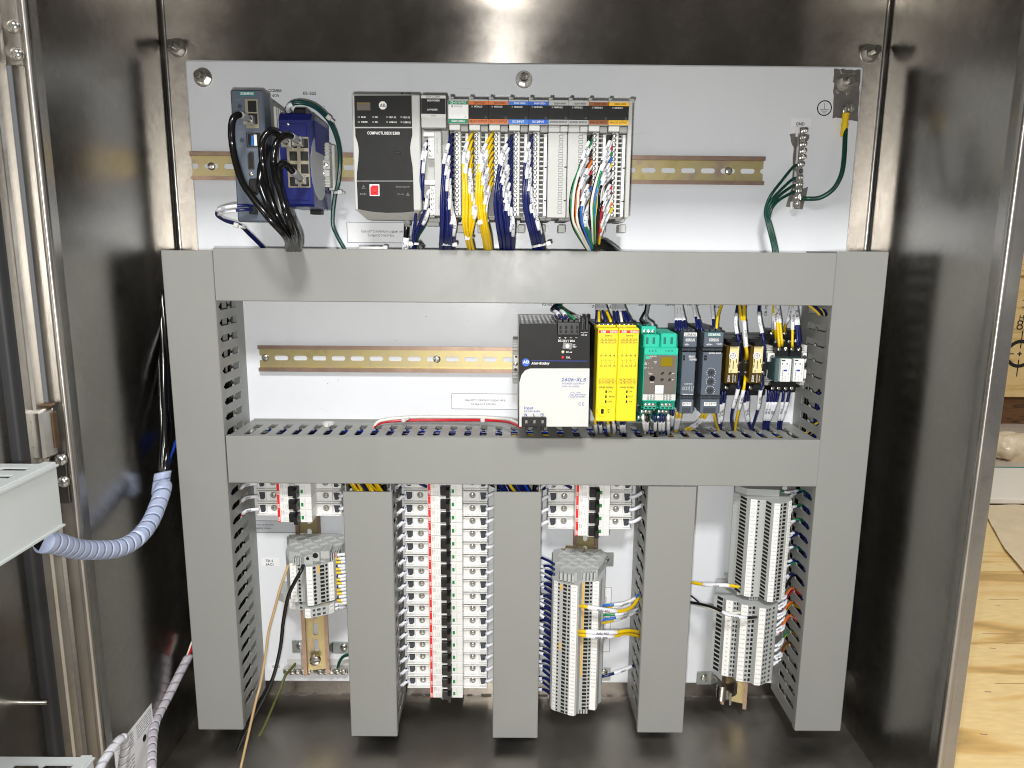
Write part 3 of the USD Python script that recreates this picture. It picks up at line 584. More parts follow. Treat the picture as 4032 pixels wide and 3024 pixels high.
# ================================================================== row one: small industrial computer
D = 110.0
t = Thing('industrial_computer', 'tall slim slate blue computer at the left end of the top rail', 'computer', (-310, 225, 8))
t.part('front_housing', cb(-328.5, -292, 225, 368, 86, D, 1.6), 'slate_blue', smooth=False)
t.part('rear_housing', [cb(-327, -293.6, 231, 364, 10, 86.2, 1)], 'mid_grey', smooth=False)
for k in range(8): t.part('cooling_fin', cb(-295, -290.8, 236, 358, 14 + 7.4 * k, 17.6 + 7.4 * k, .5), 'light_grey', smooth=False)
b = t.part('badge', fb('N1', 248, 122, 495, 188, D - .5, D + .4, .2), 'teal_badge', smooth=False)
t.part('lettering', ft('N1', 'SIEMENS', 375, 155, 36, D + .4, 210, bold=True), 'ink_white', smooth=False)
t.part('lettering', [ft('N1', s, x, y, 17, D, w, r) for s, x, y, w, r in (('RESET', 248, 252, 84, 0), ('USER 1', 262, 680, 76, 0), ('USER 2', 272, 768, 82, 0), ('USER', 286, 1000, 62, 0), ('USB 1 - HDD-', 452, 1048, 165, 0), ('DPP/DPI', 310, 1230, 110, 90), ('P1 - X1 LAN - X2', 585, 470, 260, 90))], 'ink_grey', smooth=False)
for x, y in ((260, 360), (290, 900)):
    p = at('N1', x, y, D); t.part('button', lathe([(0, D + .1), (1.5, D + .1), (1.8, D + .1), (2.1, D + .6), (2.3, D)], p[0], p[1], 16), 'slate_dark')
pb = t.part('network_port', fb('N1', 348, 238, 556, 708, D - 2, D + .8, .3), 'port_beige', smooth=False)
t.part('socket', fb('N1', 388, 268, 524, 448, D, D + 1, .2), 'hole_black', pb, smooth=False); t.part('socket', fb('N1', 400, 470, 540, 640, D, D + 1, .2), 'hole_black', pb, smooth=False)
u = t.part('usb_port', fb('N1', 366, 778, 592, 1012, D - 1, D + .5, .4), 'hole_black', smooth=False)
a = rect('N1', 382, 792, 576, 1000, D + .5); t.part('shell', ext(sbox(a[0], a[2], a[1], a[3]).difference(sbox(a[0], a[2], a[1], a[3]).buffer(-.9)), D, D + 1.2), 'bright_metal', u, smooth=False)
t.part('tongue', fb('N1', 440, 822, 478, 984, D, D + 1.1, .1), 'usb_blue', u, smooth=False); t.part('tongue', fb('N1', 486, 810, 532, 1000, D, D + 1.1, .1), 'wire_white', u, smooth=False)
c = at('N1', 437, 1222, D); o = Polygon([(c[0] - 2.4, c[1] - 8.4), (c[0] + 2.4, c[1] - 8.4), (c[0] + 2.4, c[1] + 8.4), (c[0] - .4, c[1] + 8.4), (c[0] - 2.4, c[1] + 6)]).buffer(1.2)
t.part('display_port', [ext(o, D - 1, D + .5)], 'hole_black', smooth=False); t.part('display_shell', ext(o.buffer(-.5).difference(o.buffer(-1.0)), D, D + 1), 'bright_metal', smooth=False)
p = at('N1', 440, 1440, D); t.part('jack_screw', screw(p[0], p[1], D, 2.4, 30), 'bright_metal')
t.part('serial_port', [fb('F2', 578, 1040, 655, 1172, D - 1, D + 3, 2)], 'dark_metal', smooth=False); t.part('serial_insert', fb('F2', 592, 1055, 642, 1158, D, D + 4, 1), 'hole_black', smooth=False)
t.part('power_plug', fb('F2', 580, 1262, 640, 1335, D - 1, D + 6, .8), 'black_plastic', smooth=False)

# ------------------------------------------------------------------ blue network switch and its end clamp
D = 100.0
t = Thing('network_switch', 'cobalt blue network switch with eight ports beside the slim computer', 'network switch', (-261, 242, 8))
t.part('housing', hull([(x, y, d) for x in (-279.5, -243) for y, d in ((243, 17), (243, 97), (246, 100), (338, 100), (346, 94), (346, 17))]), 'cobalt', smooth=False)
t.part('front_plate', cb(-277.5, -248, 250, 334, 99, 101, .5), 'cobalt', smooth=False)
p = at('N1', 1030, 645, 101); t.part('screw', screw(p[0], p[1], 101, 1.9, 40), 'bright_metal')
pb = t.part('port_block', fb('N1', 1012, 842, 1368, 1655, 99, 102, .4), 'port_beige', smooth=False)
for r_ in range(4):
    for c_ in range(2):
        x, y = 1045 + c_ * 178 + r_ * 5, 872 + r_ * 204; t.part('socket', fb('N1', x, y, x + 122, y + 150, 101, 102.3, .2), 'hole_black', pb, smooth=False)
t.part('power_connector', [fb('N1', 1118, 392, 1308, 512, 40, 68, 1), fb('N1', 1125, 380, 1318, 415, 38, 60, 1)], 'black_plastic', smooth=False)
t.part('foot_clip', fb('F2', 1080, 1300, 1166, 1336, 14, 30, .6), 'black_plastic', smooth=False)
o = Point(0, 0).buffer(36, 24).intersection(sbox(-40, -50, 24, 50)); t.part('side_sticker', moved(moved(ext(o, 0, .15), ry=90), (-242.95, 288, 72)), 'sticker_grey', smooth=False)
t.part('louver', [cb(-243.2, -241.8, 306, 340, 24 + 4.6 * k, 26 + 4.6 * k, .3) for k in range(14)], 'cobalt', smooth=False, kind='stuff')
t = Thing('end_clamp', 'grey ribbed end clamp on the rail right of the blue switch', 'end clamp', (at('F2', 1200, 900, 30)[0], 270, 8))
t.part('body', [fb('F2', 1158, 748, 1240, 1112, 8, 44, .8), fb('F2', 1228, 765, 1284, 1140, 8, 30, .8)], 'light_grey', smooth=False)
t.part('rib', [fb('F2', 1165, 765 + 24 * k, 1245, 775 + 24 * k, 40, 47, .3) for k in (0, 1, 2, 3, 12, 13, 14)], 'light_grey', smooth=False, kind='stuff')
t.part('screw_block', [fb('F2', 1180, 892, 1242, 965, 40, 52, .6), fb('F2', 1172, 968, 1240, 1028, 40, 50, .6)], 'light_grey', smooth=False)
for x, y, r_ in ((1210, 930, 3.0), (1190, 1002, 2.0)): p = at('F2', x, y, 52); t.part('screw', screw(p[0], p[1], 52, r_, 70), 'nickel')

# ------------------------------------------------------------------ controller
D = 119.0
t = Thing('controller', 'black faced programmable controller at the left of the module row', 'controller', (-140, 232, 8))
t.part('housing', [cb(-189.6, -88.2, 236, 362, 10, 98, 1), cb(-185, -92, 360, 370, 10, 70, 1)], 'plc_grey', smooth=False)
a = rect('F3', 101, 76, 772, 1228, D)
t.part('bezel', [cb(a[0], a[1] - .4, a[2], a[3], 96, D, 1.2), hull([(a[0] + 1, a[2] + .5, D - 2), (a[1] - 2, a[2] + .5, D - 2), (a[0] + 1, a[2] + .5, 60), (a[1] - 2, a[2] + .5, 60), (a[0] + 9, a[2] - 9.5, 96), (a[1] - 9, a[2] - 9.5, 96), (a[0] + 9, a[2] - 9.5, 60), (a[1] - 9, a[2] - 9.5, 60)])], 'plc_grey', smooth=False)
pf = lambda L, z0, z1: ext(Polygon([tuple(at('F3', x, y, z1)[:2]) for x, y in L]).buffer(.01), z0, z1)
t.part('status_panel', pf([(112, 90), (680, 90), (684, 400), (118, 400)], D - .5, D + .8), 'black_face', smooth=False)
t.part('door', pf([(122, 414), (685, 414), (686, 480), (672, 545), (664, 610), (672, 690), (690, 800), (695, 932), (138, 932), (140, 850), (152, 740), (158, 640), (148, 560), (124, 490)], D - .5, D + 1.2), 'black_face', smooth=False)
t.part('lower_panel', pf([(138, 942), (696, 942), (703, 1238), (580, 1250), (430, 1252), (280, 1240), (150, 1216)], D - .5, D + .9), 'black_face', smooth=False)
t.part('door_latch', [fb('F3', 510, 645, 572, 668, D, D + 2, .4), fb('F3', 160, 673, 500, 677, D, D + 1.5, 0)], 'black_plastic', smooth=False)
t.part('display', fb('F3', 136, 154, 272, 236, D, D + 1.6, .6), 'clear_face', smooth=False)
t.part('display_segment', [fb('F3', 142 + 26 * k, 162, 160 + 26 * k, 172, D + 1.5, D + 1.8, 0) for k in range(5)], 'amber_window', smooth=False, kind='stuff')
p = at('F3', 396, 190, D); oc = Polygon([(p[0] + 4.5 * math.cos(math.radians(22.5 + 45 * k)), p[1] + 4.5 * math.sin(math.radians(22.5 + 45 * k))) for k in range(8)])
t.part('emblem', ext(oc, D + .7, D + 1.0), 'ink_white', smooth=False); t.part('emblem_print', [text('AB', p[0], p[1] + .4, D + 1.0, 2.6, 5.6, bold=True), bx(p[0] - 3.8, p[0] + 3.8, p[1] - 1.6, p[1] - 1.2, D + 1, D + 1.1)], 'ink', smooth=False)
t.part('lettering', [ft('F3', 'COMPACTLOGIX 5380', 403, 463, 25, D + 1.2, 318, bold=True)] + [ft('F3', s, x, y, 15, D + .8, w, bold=True) for s, x, y, w in (('RUN', 202, 305, 44), ('OK', 332, 305, 30), ('NET A1', 494, 306, 66), ('NET A2', 632, 307, 62), ('FORCE', 212, 353, 62), ('SD', 332, 354, 26), ('LINK A1', 497, 355, 72), ('LINK A2', 636, 356, 68))], 'ink_white', smooth=False)
t.part('status_light', [fb('F3', x, y, x + 20, y + 18, D + .5, D + 1.2, .1) for y in (295, 344) for x in (148, 290, 428, 570)], 'ink_grey', smooth=False, kind='stuff')
t.part('lettering', [ft('F3', 'EtherNet/IP', 595, 995, 15, D + .9, 138), ft('F3', '<->', 572, 1066, 22, D + .9, 64)], 'ink_grey', smooth=False)
def tri(fr, x, y, s, d, th=.35):
    p = at(fr, x, y, d); k = mm(fr, x, y, d) * s; T = Polygon([(p[0] - k, p[1] - k * .8), (p[0] + k, p[1] - k * .8), (p[0], p[1] + k)]); return join(ext(T.difference(T.buffer(-th)), d, d + .1), bx(p[0] - .2, p[0] + .2, p[1] - k * .35, p[1] + k * .45, d, d + .1))
t.part('warning_sign', [tri('F3', 205, 995, 20, D + .9)], 'ink_grey', smooth=False); t.part('warning_sign', [tri('F3', 644, 1070, 18, D + .9)], 'ink_grey', smooth=False)
p = at('F3', 205, 1066, D + .9); t.part('usb_symbol', [bx(p[0] - 3.5, p[0] + 3.5, p[1] - .2, p[1] + .2, D + .9, D + 1.0), cz(p[0] - 3.2, p[1], D + .9, D + 1.0, .9), moved(bx(p[0] - 1, p[0] + 2, p[1] - .2, p[1] + .2, D + .9, D + 1), rz=40, about=p), moved(bx(p[0] - 1.5, p[0] + 2, p[1] - .2, p[1] + .2, D + .9, D + 1), rz=-40, about=p)], 'ink_grey', smooth=False)
u = t.part('usb_socket', fb('F3', 264, 968, 362, 1086, D, D + 2, .4), 'white_plastic', smooth=False)
t.part('usb_plug', pf([(272, 1075), (272, 1000), (290, 980), (345, 980), (352, 990), (352, 1075)], D + 1.6, D + 2.4), 'usb_red', u, smooth=False); t.part('usb_core', fb('F3', 295, 1005, 335, 1048, D + 2, D + 3.4, .3), 'relay_red', u, smooth=False)
t.part('side_housing', [fb('F3', 774, 84, 1021, 410, 90, D, .8), fb('F3', 905, 438, 978, 1282, 60, 113, .8), fb('F3', 790, 438, 905, 1300, 60, 92, .6), fb('F3', 955, 440, 1034, 1292, 8, 88, .6)], 'plc_grey', smooth=False)
t.part('side_label', [fb('F3', 775, 92, 1016, 118, D - .2, D + .3, 0), fb('F3', 775, 274, 1018, 310, D - .2, D + .3, 0)], 'light_grey', smooth=False); t.part('side_window', fb('F3', 775, 119, 1016, 272, D - .2, D + .5, 0), 'black_face', smooth=False)
t.part('lettering', [ft('F3', '5069-L320ER', 892, 103, 17, D + .3, 138), ft('F3', 'CPU', 897, 291, 17, D + .3, 44)], 'ink', smooth=False)
t.part('lettering', [ft('F3', 'MOD POWER', 896, 140, 15, D + .5, 122, bold=True), ft('F3', 'SA POWER', 886, 231, 15, D + .5, 100, bold=True)], 'ink_white', smooth=False)
t.part('raised_lettering', [ft('F3', 'MOD POWER', 934, 592, 16, 113, 148, -90), ft('F3', 'SA POWER', 950, 1152, 16, 113, 124, -90)], 'mid_grey', smooth=False)
for y0, y1, x0, n in ((445, 715, 795, 4), (925, 1276, 806, 6)):
    t.part('plug_tab', fb('F3', x0, y0, x0 + 115, y0 + 50, 90, 112, .6), 'white_plastic', smooth=False)
    pl = t.part('power_plug', fb('F3', x0 + 50 + (6 if n == 6 else 0), y0 + 58, x0 + 118 + (8 if n == 6 else 0), y1, 90, 109, .6), 'white_plastic', smooth=False)
    t.part('wire_entry', fb('F3', x0 + 6, y0 + 64, x0 + 50, y1 - 10, 88, 96, .2), 'black_plastic', smooth=False)
    for k in range(n): p = at('F3', x0 + 76 + (4 if n == 6 else 0), y0 + 92 + 49 * k, 109); t.part('terminal_screw', screw(p[0], p[1], 108.9, 2.0, 20 + 37 * k, 1.0, 10), 'nickel', pl)
t.part('foot_clip', [fb('F3', 822, 1342, 952, 1384, 20, 44, .6), fb('F3', 826, 1300, 960, 1345, 20, 36, .6)], 'plc_grey', smooth=False)
t.part('jack', fb('F3', 530, 1272, 700, 1296, 84, 98, .3), 'port_beige', smooth=False)

# ------------------------------------------------------------------ input and output modules
X0, PW = -86.4, 22.1
def MY(y): return 356.0 - (y - 155) / 9.30
def mx(i, u): return X0 + PW * (i + u / 200)
def mbox(i, u0, y0, u1, y1, d0, d1, c=.4): return cb(mx(i, u0), mx(i, u1), MY(y1), MY(y0), d0, d1, c) if c else bx(mx(i, u0), mx(i, u1), MY(y1), MY(y0), d0, d1)
def module(i, label, band, top, bottom, ink, blank=False, white=False):
    D = 119.0; t = Thing('io_module', label, 'module', (mx(i, 100), MY(1300), 8), 'input and output modules right of the controller')
    t.part('housing', [mbox(i, 2, 132, 198, 374, 10, D, .5), mbox(i, 2, 374, 198, 1302, 10, 98, .5)], 'plc_grey', smooth=False)
    t.part('hook', [mbox(i, 2, 98, 26, 150, 96, 114, .6), mbox(i, 14, 86, 46, 118, 70, 108, .8)], 'plc_grey', smooth=False)
    for y0, y1 in ((150, 186), (326, 369)): t.part('colour_band', mbox(i, 1, y0, 199, y1, D - .3, D + .5, 0), band, smooth=False)
    t.part('status_window', mbox(i, 1, 186.5, 199, 325.5, D - .3, D + .4, 0), 'marker_white' if white else 'black_face', smooth=False)
    def tx(s, u, y, h, w, mat, z=D + .5, bold=True): return text(s, mx(i, u), MY(y), z, h / 9.3, w / 9.05, bold=bold)
    t.part('lettering', [tx(top, 110 if not white else 122, 167, 17, 112, ink), tx(bottom, 98, 347, 20, min(180, 14.4 * len(bottom)), ink)], ink, smooth=False)
    t.part('lettering', [tx('STATUS' if white else 'MODULE', 98, 204, 15, 80, '', D + .4)], 'ink_grey' if white else 'ink_white', smooth=False)
    t.part('status_light', mbox(i, 30, 196, 46, 213, D + .3, D + .9, .1), 'ink_grey', smooth=False)
    if white: p = (mx(i, 36), MY(167)); t.part('arrow_sign', [ext(Point(p).buffer(1.5).difference(Point(p).buffer(1.1)), D + .5, D + .6), bx(p[0], p[0] + 3, p[1] - .2, p[1] + .2, D + .5, D + .6)], 'ink_white', smooth=False)
    c = (mx(i, 172), MY(306)); T = Polygon([(c[0] - 1.2, c[1] - 1), (c[0] + 1.2, c[1] - 1), (c[0], c[1] + 1.2)]); t.part('warning_sign', ext(T.difference(T.buffer(-.2)), D + .4, D + .5), 'ink_grey', smooth=False)
    if blank:
        t.part('blank_cover', mbox(i, 3, 442, 196, 1304, 98, 113, .6), 'plc_grey', smooth=False); t.part('cover_tab', [mbox(i, 3, 376, 118, 440, 98, 115, .6), mbox(i, 121, 382, 197, 440, 98, 117, .6)], 'plc_grey', smooth=False)
        for k in range(17):
            y = 468 + 47.6 * k; o = sbox(mx(i, 112), MY(y + 32), mx(i, 154), MY(y)); t.part('window', ext(o.difference(o.buffer(-.35)), 112.9, 113.3), 'slate_dark', smooth=False)
    else:
        t.part('plug_tab', mbox(i, 6, 376, 116, 432, 98, 117, .6), 'light_grey', smooth=False); t.part('latch', mbox(i, 120, 380, 196, 442, 98, 115, .6), 'mid_grey', smooth=False)
        pl = t.part('terminal_plug', [mbox(i, 55, 436, 117, 1290, 96, 111, .5)], 'light_grey', smooth=False)
        t.part('wire_entry', mbox(i, 8, 440, 54, 1288, 97, 101, .2), 'black_plastic', smooth=False)
        for k in range(18):
            x, y = mx(i, 76), MY(462 + 47.7 * k)
            t.part('screw_hole', lathe([(0, 111.05), (1.95, 111.05), (2.0, 111.5), (2.2, 111.5), (2.25, 111)], x, y, 12), 'slate_dark', pl)
            t.part('terminal_screw', screw(x, y, 111.1, 1.6, rng.uniform(0, 180), .5, 8), 'nickel', pl)
        lad = t.part('contact_strip', mbox(i, 122, 446, 160, 1290, 97, 99, .2), 'black_plastic', smooth=False)
        t.part('rung', [mbox(i, 121, 478 + 47.7 * k, 161, 492 + 47.7 * k, 98, 106, .1) for k in range(17)], 'light_grey', lad, smooth=False, kind='stuff')
        t.part('guide_rail', mbox(i, 163, 450, 194, 1286, 97, 108, .4), 'white_plastic', smooth=False)
    for y in (780, 1120): t.part('side_notch', mbox(i, 172, y, 199, y + 12, 98, 113.6 if blank else 109, .2), 'black_plastic', smooth=False)
    t.part('foot', [mbox(i, 0, 1300, 60, 1326, 10, 92, .4), mbox(i, 138, 1300, 199, 1326, 10, 92, .4)], 'mid_grey', smooth=False)
    t.part('foot_clip', [fb('F4', 163 + 199.8 * i + 90, 1372, 163 + 199.8 * i + 160, 1450, 16, 40, .8)], 'light_grey', smooth=False)
module(0, 'module with green bands and white window, first right of the controller', 'green_band', 'DC OUTPUT', '5069-OB16', 'ink_white', white=True)
module(1, 'orange banded relay module next to the green banded one', 'orange_band', '5069-OW4I', 'RELAY OUTPUT', 'ink')
module(2, 'orange banded relay module next to the first light blue banded one', 'orange_band', '5069-OW4I', 'RELAY OUTPUT', 'ink')
module(3, 'light blue banded input module next to an orange banded one', 'blue_band', '5069-IB16', 'DC INPUT', 'ink_white')
module(4, 'deeper blue banded input module next to the blank grey modules', 'blue_band_deep', '5069-IB16', 'DC INPUT', 'ink_white')
module(5, 'blank grey spacer module next to the deeper blue banded one', 'grey_band', '5069-ARM', 'ADDRESS RESERVE', 'ink', blank=True)
module(6, 'blank grey spacer module next to the brown banded one', 'grey_band', '5069-ARM', 'ADDRESS RESERVE', 'ink', blank=True)
module(7, 'brown banded analog input module near the right end', 'brown_band', '5069-IF8', 'ANALOG INPUT', 'ink')
module(8, 'amber banded analog output module at the right end of the row', 'amber_band', '5069-OF8', 'ANALOG OUTPUT', 'ink')
t = Thing('module_end_block', 'grey end cap closing the right end of the module row', 'end cap', (115, MY(1300), 8))
t.part('plate', [cb(112.8, 117.4, MY(1300), MY(118), 10, 114, .6), cb(114, 120, MY(130), MY(92), 60, 108, .6), cb(112.8, 121, MY(1330), MY(1290), 10, 60, .6)], 'plc_grey', smooth=False)
t.part('rib', [cb(117, 121.5, MY(640 + 40 * k), MY(620 + 40 * k), 20, 52, .4) for k in range(10)], 'mid_grey', smooth=False, kind='stuff')

# ------------------------------------------------------------------ field wires of the modules
bl, ye = 'wire_blue', 'wire_yellow'
bundle('F4', 14, 205, 478, 1180, [(700, 125, 205, 128), (900, 112, 215, 132), (1150, 98, 222, 130), (1350, 92, 225, 124), (1500, 85, 215, 112), (1590, 82, 212, 96), (1650, 82, 210, 80)], 102, 1.75, [bl], lambda k: f'{nth(k)} blue wire from the top of the green banded module', 'blue wires of the green banded module', words=lambda k: f'O-1{k:02d}', seed=2)
bundle('F4', 8, 405, 462, 1000, [(620, 330, 380, 128), (800, 312, 400, 134), (1000, 312, 420, 134), (1200, 312, 430, 130), (1350, 318, 412, 126), (1500, 345, 392, 112), (1590, 365, 410, 96), (1650, 372, 418, 80)], 102, 1.75, [ye], lambda k: f'{nth(k)} yellow wire from the top of the left orange banded module', 'yellow wires of the left orange module', words=lambda k: f'O-2{k:02d}', seed=3)
bundle('F4', 9, 603, 462, 960, [(640, 510, 575, 128), (820, 462, 560, 136), (1000, 448, 548, 138), (1180, 452, 535, 134), (1350, 478, 545, 128), (1500, 505, 575, 112), (1590, 530, 592, 96), (1650, 530, 592, 80)], 102, 1.75, [ye], lambda k: f'{nth(k)} yellow wire from the top of the right orange banded module', 'yellow wires of the right orange module', words=lambda k: f'O-3{k:02d}', seed=4)
bundle('F4', 16, 805, 478, 1210, [(640, 705, 800, 128), (800, 665, 800, 134), (1000, 632, 800, 136), (1180, 622, 800, 132), (1350, 640, 806, 126), (1480, 668, 806, 114), (1590, 690, 802, 96), (1650, 690, 804, 80)], 102, 1.75, [bl], lambda k: f'{nth(k)} blue wire from the top of the light blue banded module', 'blue wires of the light blue module', words=lambda k: f'I-4{k:02d}', seed=5)
bundle('F4', 13, 1004, 478, 1160, [(640, 940, 1000, 128), (820, 918, 1005, 134), (1000, 912, 1012, 136), (1180, 918, 1020, 132), (1350, 945, 1050, 126), (1480, 980, 1085, 114), (1590, 1010, 1108, 96), (1650, 1015, 1115, 80)], 102, 1.75, [bl], lambda k: f'{nth(k)} blue wire from the top of the deeper blue banded module', 'blue wires of the deeper blue module', words=lambda k: f'I-5{k:02d}', seed=6)
mix1 = ['wire_black', 'wire_kelly', 'wire_white', 'wire_black', 'wire_brown', 'wire_orange', 'wire_white', 'wire_red', 'wire_black', 'wire_brown', 'wire_sky', 'wire_grey', 'wire_yellow', 'wire_kelly', 'wire_sky']
bundle('F4', 15, 1592, 478, 1180, [(640, 1520, 1575, 128), (820, 1455, 1575, 136), (1000, 1395, 1560, 138), (1180, 1368, 1540, 136), (1330, 1385, 1525, 130), (1450, 1435, 1555, 118), (1560, 1500, 1600, 100), (1650, 1560, 1620, 80)], 102, 1.5, mix1, lambda k: f'{nth(k)} field wire from the top of the brown banded analog module', 'coloured wires of the brown banded module', words=lambda k: f'AI-8{k:02d}', seed=7, sl=(22, 48))
mix2 = ['wire_black', 'wire_white', 'wire_red', 'wire_kelly', 'wire_sky', 'wire_yellow', 'wire_black', 'wire_white', 'wire_black', 'wire_red', 'wire_brown', 'wire_white', 'wire_orange', 'wire_yellow']
bundle('F4', 14, 1792, 478, 1200, [(640, 1720, 1775, 128), (820, 1660, 1775, 136), (1000, 1600, 1765, 138), (1180, 1570, 1745, 136), (1330, 1575, 1700, 130), (1450, 1590, 1680, 118), (1560, 1605, 1640, 100), (1650, 1600, 1650, 80)], 102, 1.5, mix2, lambda k: f'{nth(k)} field wire from the top of the amber banded analog module', 'coloured wires of the amber banded module', words=lambda k: f'AO-9{k:02d}', seed=8, sl=(18, 46))
wire('thick black cable jacket leaving the analog wires to the right', pts('F4', [(1600, 1590, 96), (1680, 1560, 92), (1760, 1600, 84), (1830, 1650, 72)]), 6, 'cable_black', cat='cable', name='cable')
for k, (P, s, w) in enumerate((([(845, 540, 100), (815, 580, 112), (790, 700, 116), (770, 900, 118), (765, 1050, 116), (735, 1180, 112), (712, 1350, 106), (695, 1500, 98), (700, 1640, 84)], (10, 32), 'DC COM'), ([(845, 600, 100), (825, 640, 112), (800, 780, 118), (792, 950, 118), (790, 1090, 112), (815, 1130, 104), (850, 1120, 98)], (14, 40), '24VDC'),
        ([(865, 1020, 100), (840, 1060, 112), (820, 1200, 114), (770, 1330, 108), (715, 1480, 96), (705, 1640, 84)], (6, 32), '24VDC'), ([(870, 1180, 100), (850, 1230, 110), (815, 1330, 108), (745, 1440, 98), (712, 1540, 88), (712, 1640, 80)], (10, 30), 'DC COM'))):
    wire(f'{nth(k)} supply wire at the right side of the controller', pts('F3', P), 1.7, 'wire_blue', [s], 'blue supply wires of the controller', word=w)
wire('dark green supply wire at the right side of the controller', pts('F3', [(872, 1220, 100), (850, 1280, 106), (800, 1400, 98), (735, 1510, 88), (720, 1640, 80)]), 1.5, 'wire_green')
wire('black cable with clear plug below the controller', pts('F3', [(632, 1360, 88), (630, 1420, 88), (624, 1520, 86), (615, 1650, 84)]), 3.3, 'cable_black', [(16, 40)], cat='cable', name='cable', word='PLC1')
t = Thing('network_plug', 'clear plug hanging from the controller bottom', 'plug', tuple(at('F3', 640, 1340, 90))); t.part('body', fb('F3', 610, 1298, 662, 1392, 82, 94, 1), 'clear_plastic', smooth=False); t.part('contacts', fb('F3', 616, 1300, 656, 1330, 80, 92, .4), 'port_beige', smooth=False)
tie('tie round the blue bundle of the green banded module', at('F4', 145, 1565, 98), 8.5, 7, head=(1.2, .6))
tie('tie round the left yellow bundle', at('F4', 368, 1500, 108), 4.6, 5, head=(-.3, 1.0))
tie('tie round the right yellow bundle', at('F4', 500, 1345, 124), 7, 7, ang=15, head=(-.3, 1.0))
tie('tie round the bundle of the deeper blue module', at('F4', 1065, 1575, 98), 8, 7, ang=12, head=(1.3, .6))
tie('tie round the controller supply wires', at('F3', 712, 1560, 86), 6, 6, head=(-.6, .9), tail=-8)
tie('black tag tie lying over the duct edge', at('F3', 765, 1580, 86), 4, 4, head=(.5, .5), mat='black_plastic', ang=-50, tail=16, w=6)

# ------------------------------------------------------------------ computer and switch cables
C = [([(430, 590, 112), (400, 562, 119), (330, 525, 132), (235, 495, 144), (150, 570, 150), (125, 740, 152), (140, 960, 152), (195, 1250, 160), (290, 1540, 170), (590, 1170, 178, 'F2'), (740, 1360, 184, 'F2'), (868, 1500, 170, 'F2'), (900, 1565, 126, 'F2'), (900, 1612, 98, 'F2'), (905, 1665, 66, 'F2')], 'computer upper port'),
     ([(1030, 950, 106), (960, 890, 120), (860, 800, 136), (745, 768, 146), (650, 850, 150), (610, 1010, 152), (630, 1280, 150), (690, 1600, 160), (745, 1160, 168, 'F2'), (810, 1340, 174, 'F2'), (895, 1490, 160, 'F2'), (925, 1565, 126, 'F2'), (925, 1612, 98, 'F2'), (935, 1665, 66, 'F2')], 'switch top left port'),
     ([(1200, 925, 106), (1140, 875, 124), (1030, 820, 142), (905, 865, 152), (820, 1010, 158), (800, 1260, 158), (835, 1500, 168), (835, 1140, 174, 'F2'), (890, 1340, 182, 'F2'), (945, 1490, 166, 'F2'), (960, 1565, 126, 'F2'), (960, 1612, 98, 'F2'), (965, 1665, 66, 'F2')], 'switch top right port'),
     ([(1250, 1535, 106), (1185, 1480, 122), (1060, 1350, 140), (965, 1270, 150), (885, 1340, 155), (890, 1500, 160), (845, 1160, 164, 'F2'), (900, 1330, 168, 'F2'), (975, 1490, 152, 'F2'), (992, 1565, 126, 'F2'), (992, 1612, 98, 'F2'), (995, 1665, 66, 'F2')], 'switch bottom right port'),
     ([(700, 1000, 112), (660, 1150, 126), (600, 1320, 132), (580, 1540, 132), (680, 1120, 132, 'F2'), (760, 1310, 126, 'F2'), (880, 1500, 108, 'F2'), (935, 1610, 84, 'F2'), (950, 1660, 66, 'F2')], 'gap between computer and switch')]
for k, (P, w) in enumerate(C):
    Q = pts('N1', P); wire(f'thick black network cable from the {w}', Q, 3.75, 'cable_black', [(12, 30)] if k < 4 else (), 'black network cables', name='network_cable', cat='cable', smat='wire_grey', n=10, sub=7, sr=1.06)
    if k < 4:
        p = np.array(Q[0]); t = Thing('network_plug', f'clear plug of the black cable in the {w}', 'plug', tuple(p)); t.part('body', [cb(p[0] - 6, p[0] + 5, p[1] - 5, p[1] + 5, p[2] - 4, p[2] + 7, .6)], 'clear_plastic', smooth=False); t.part('contacts', bx(p[0] - 4, p[0] + 4, p[1] - 4, p[1] + 3, p[2] + 7, p[2] + 7.4), 'port_beige', smooth=False)
for k, P in enumerate(([(620, 1268, 114), (540, 1262, 124), (420, 1275, 128), (335, 1300, 122), (318, 1340, 112), (370, 1378, 96), (500, 1418, 72), (590, 1490, 50), (700, 1600, 34), (740, 1660, 30)], [(620, 1300, 114), (540, 1298, 122), (420, 1310, 124), (345, 1325, 118), (335, 1350, 108), (390, 1390, 92), (505, 1430, 68), (580, 1500, 46), (690, 1610, 30), (730, 1670, 26)])):
    wire(f'{"upper" if k == 0 else "lower"} blue supply wire of the slim computer', pts('F2', P), 1.7, 'wire_blue', [(20, 47)], 'supply wires of the slim computer', word='24VDC')
tie('tie below the slim computer', at('F2', 510, 1430, 74), 6, 6, ang=-20, head=(-.3, 1))
for k, (m, dx) in enumerate((('wire_green', 0), ('wire_blue', 14), ('wire_green', 22))):
    P = [(1100 + dx, 480 + dx, 62), (1020 + dx, 450, 74), (1005 + dx, 390, 82), (1080, 310 + dx, 86), (1240, 285 + dx, 84), (1450 - dx, 345 + dx, 76), (1640 - dx, 500 + dx, 62), (1770 - dx, 730, 48), (1850 - dx, 990, 38), (1868 - dx, 1280, 32), (1840 - dx, 1580, 30), (1285 - dx * .4, 1200, 28, 'F2'), (1268 - dx * .3, 1400, 26, 'F2'), (1300 - dx * .3, 1500, 26, 'F2'), (1360 - dx * .3, 1610, 28, 'F2'), (1390, 1660, 28, 'F2')]
    wire(f'{nth(k)} dark wire looping over the blue switch to its connector', pts('N1', P), 2.0, m, [(12, 30)] if k else (), 'dark wires looping over the blue switch')
tie('upper tie on the loop over the blue switch', at('N1', 1690, 545, 58), 6, 5, ang=-40, head=(.2, 1.1))
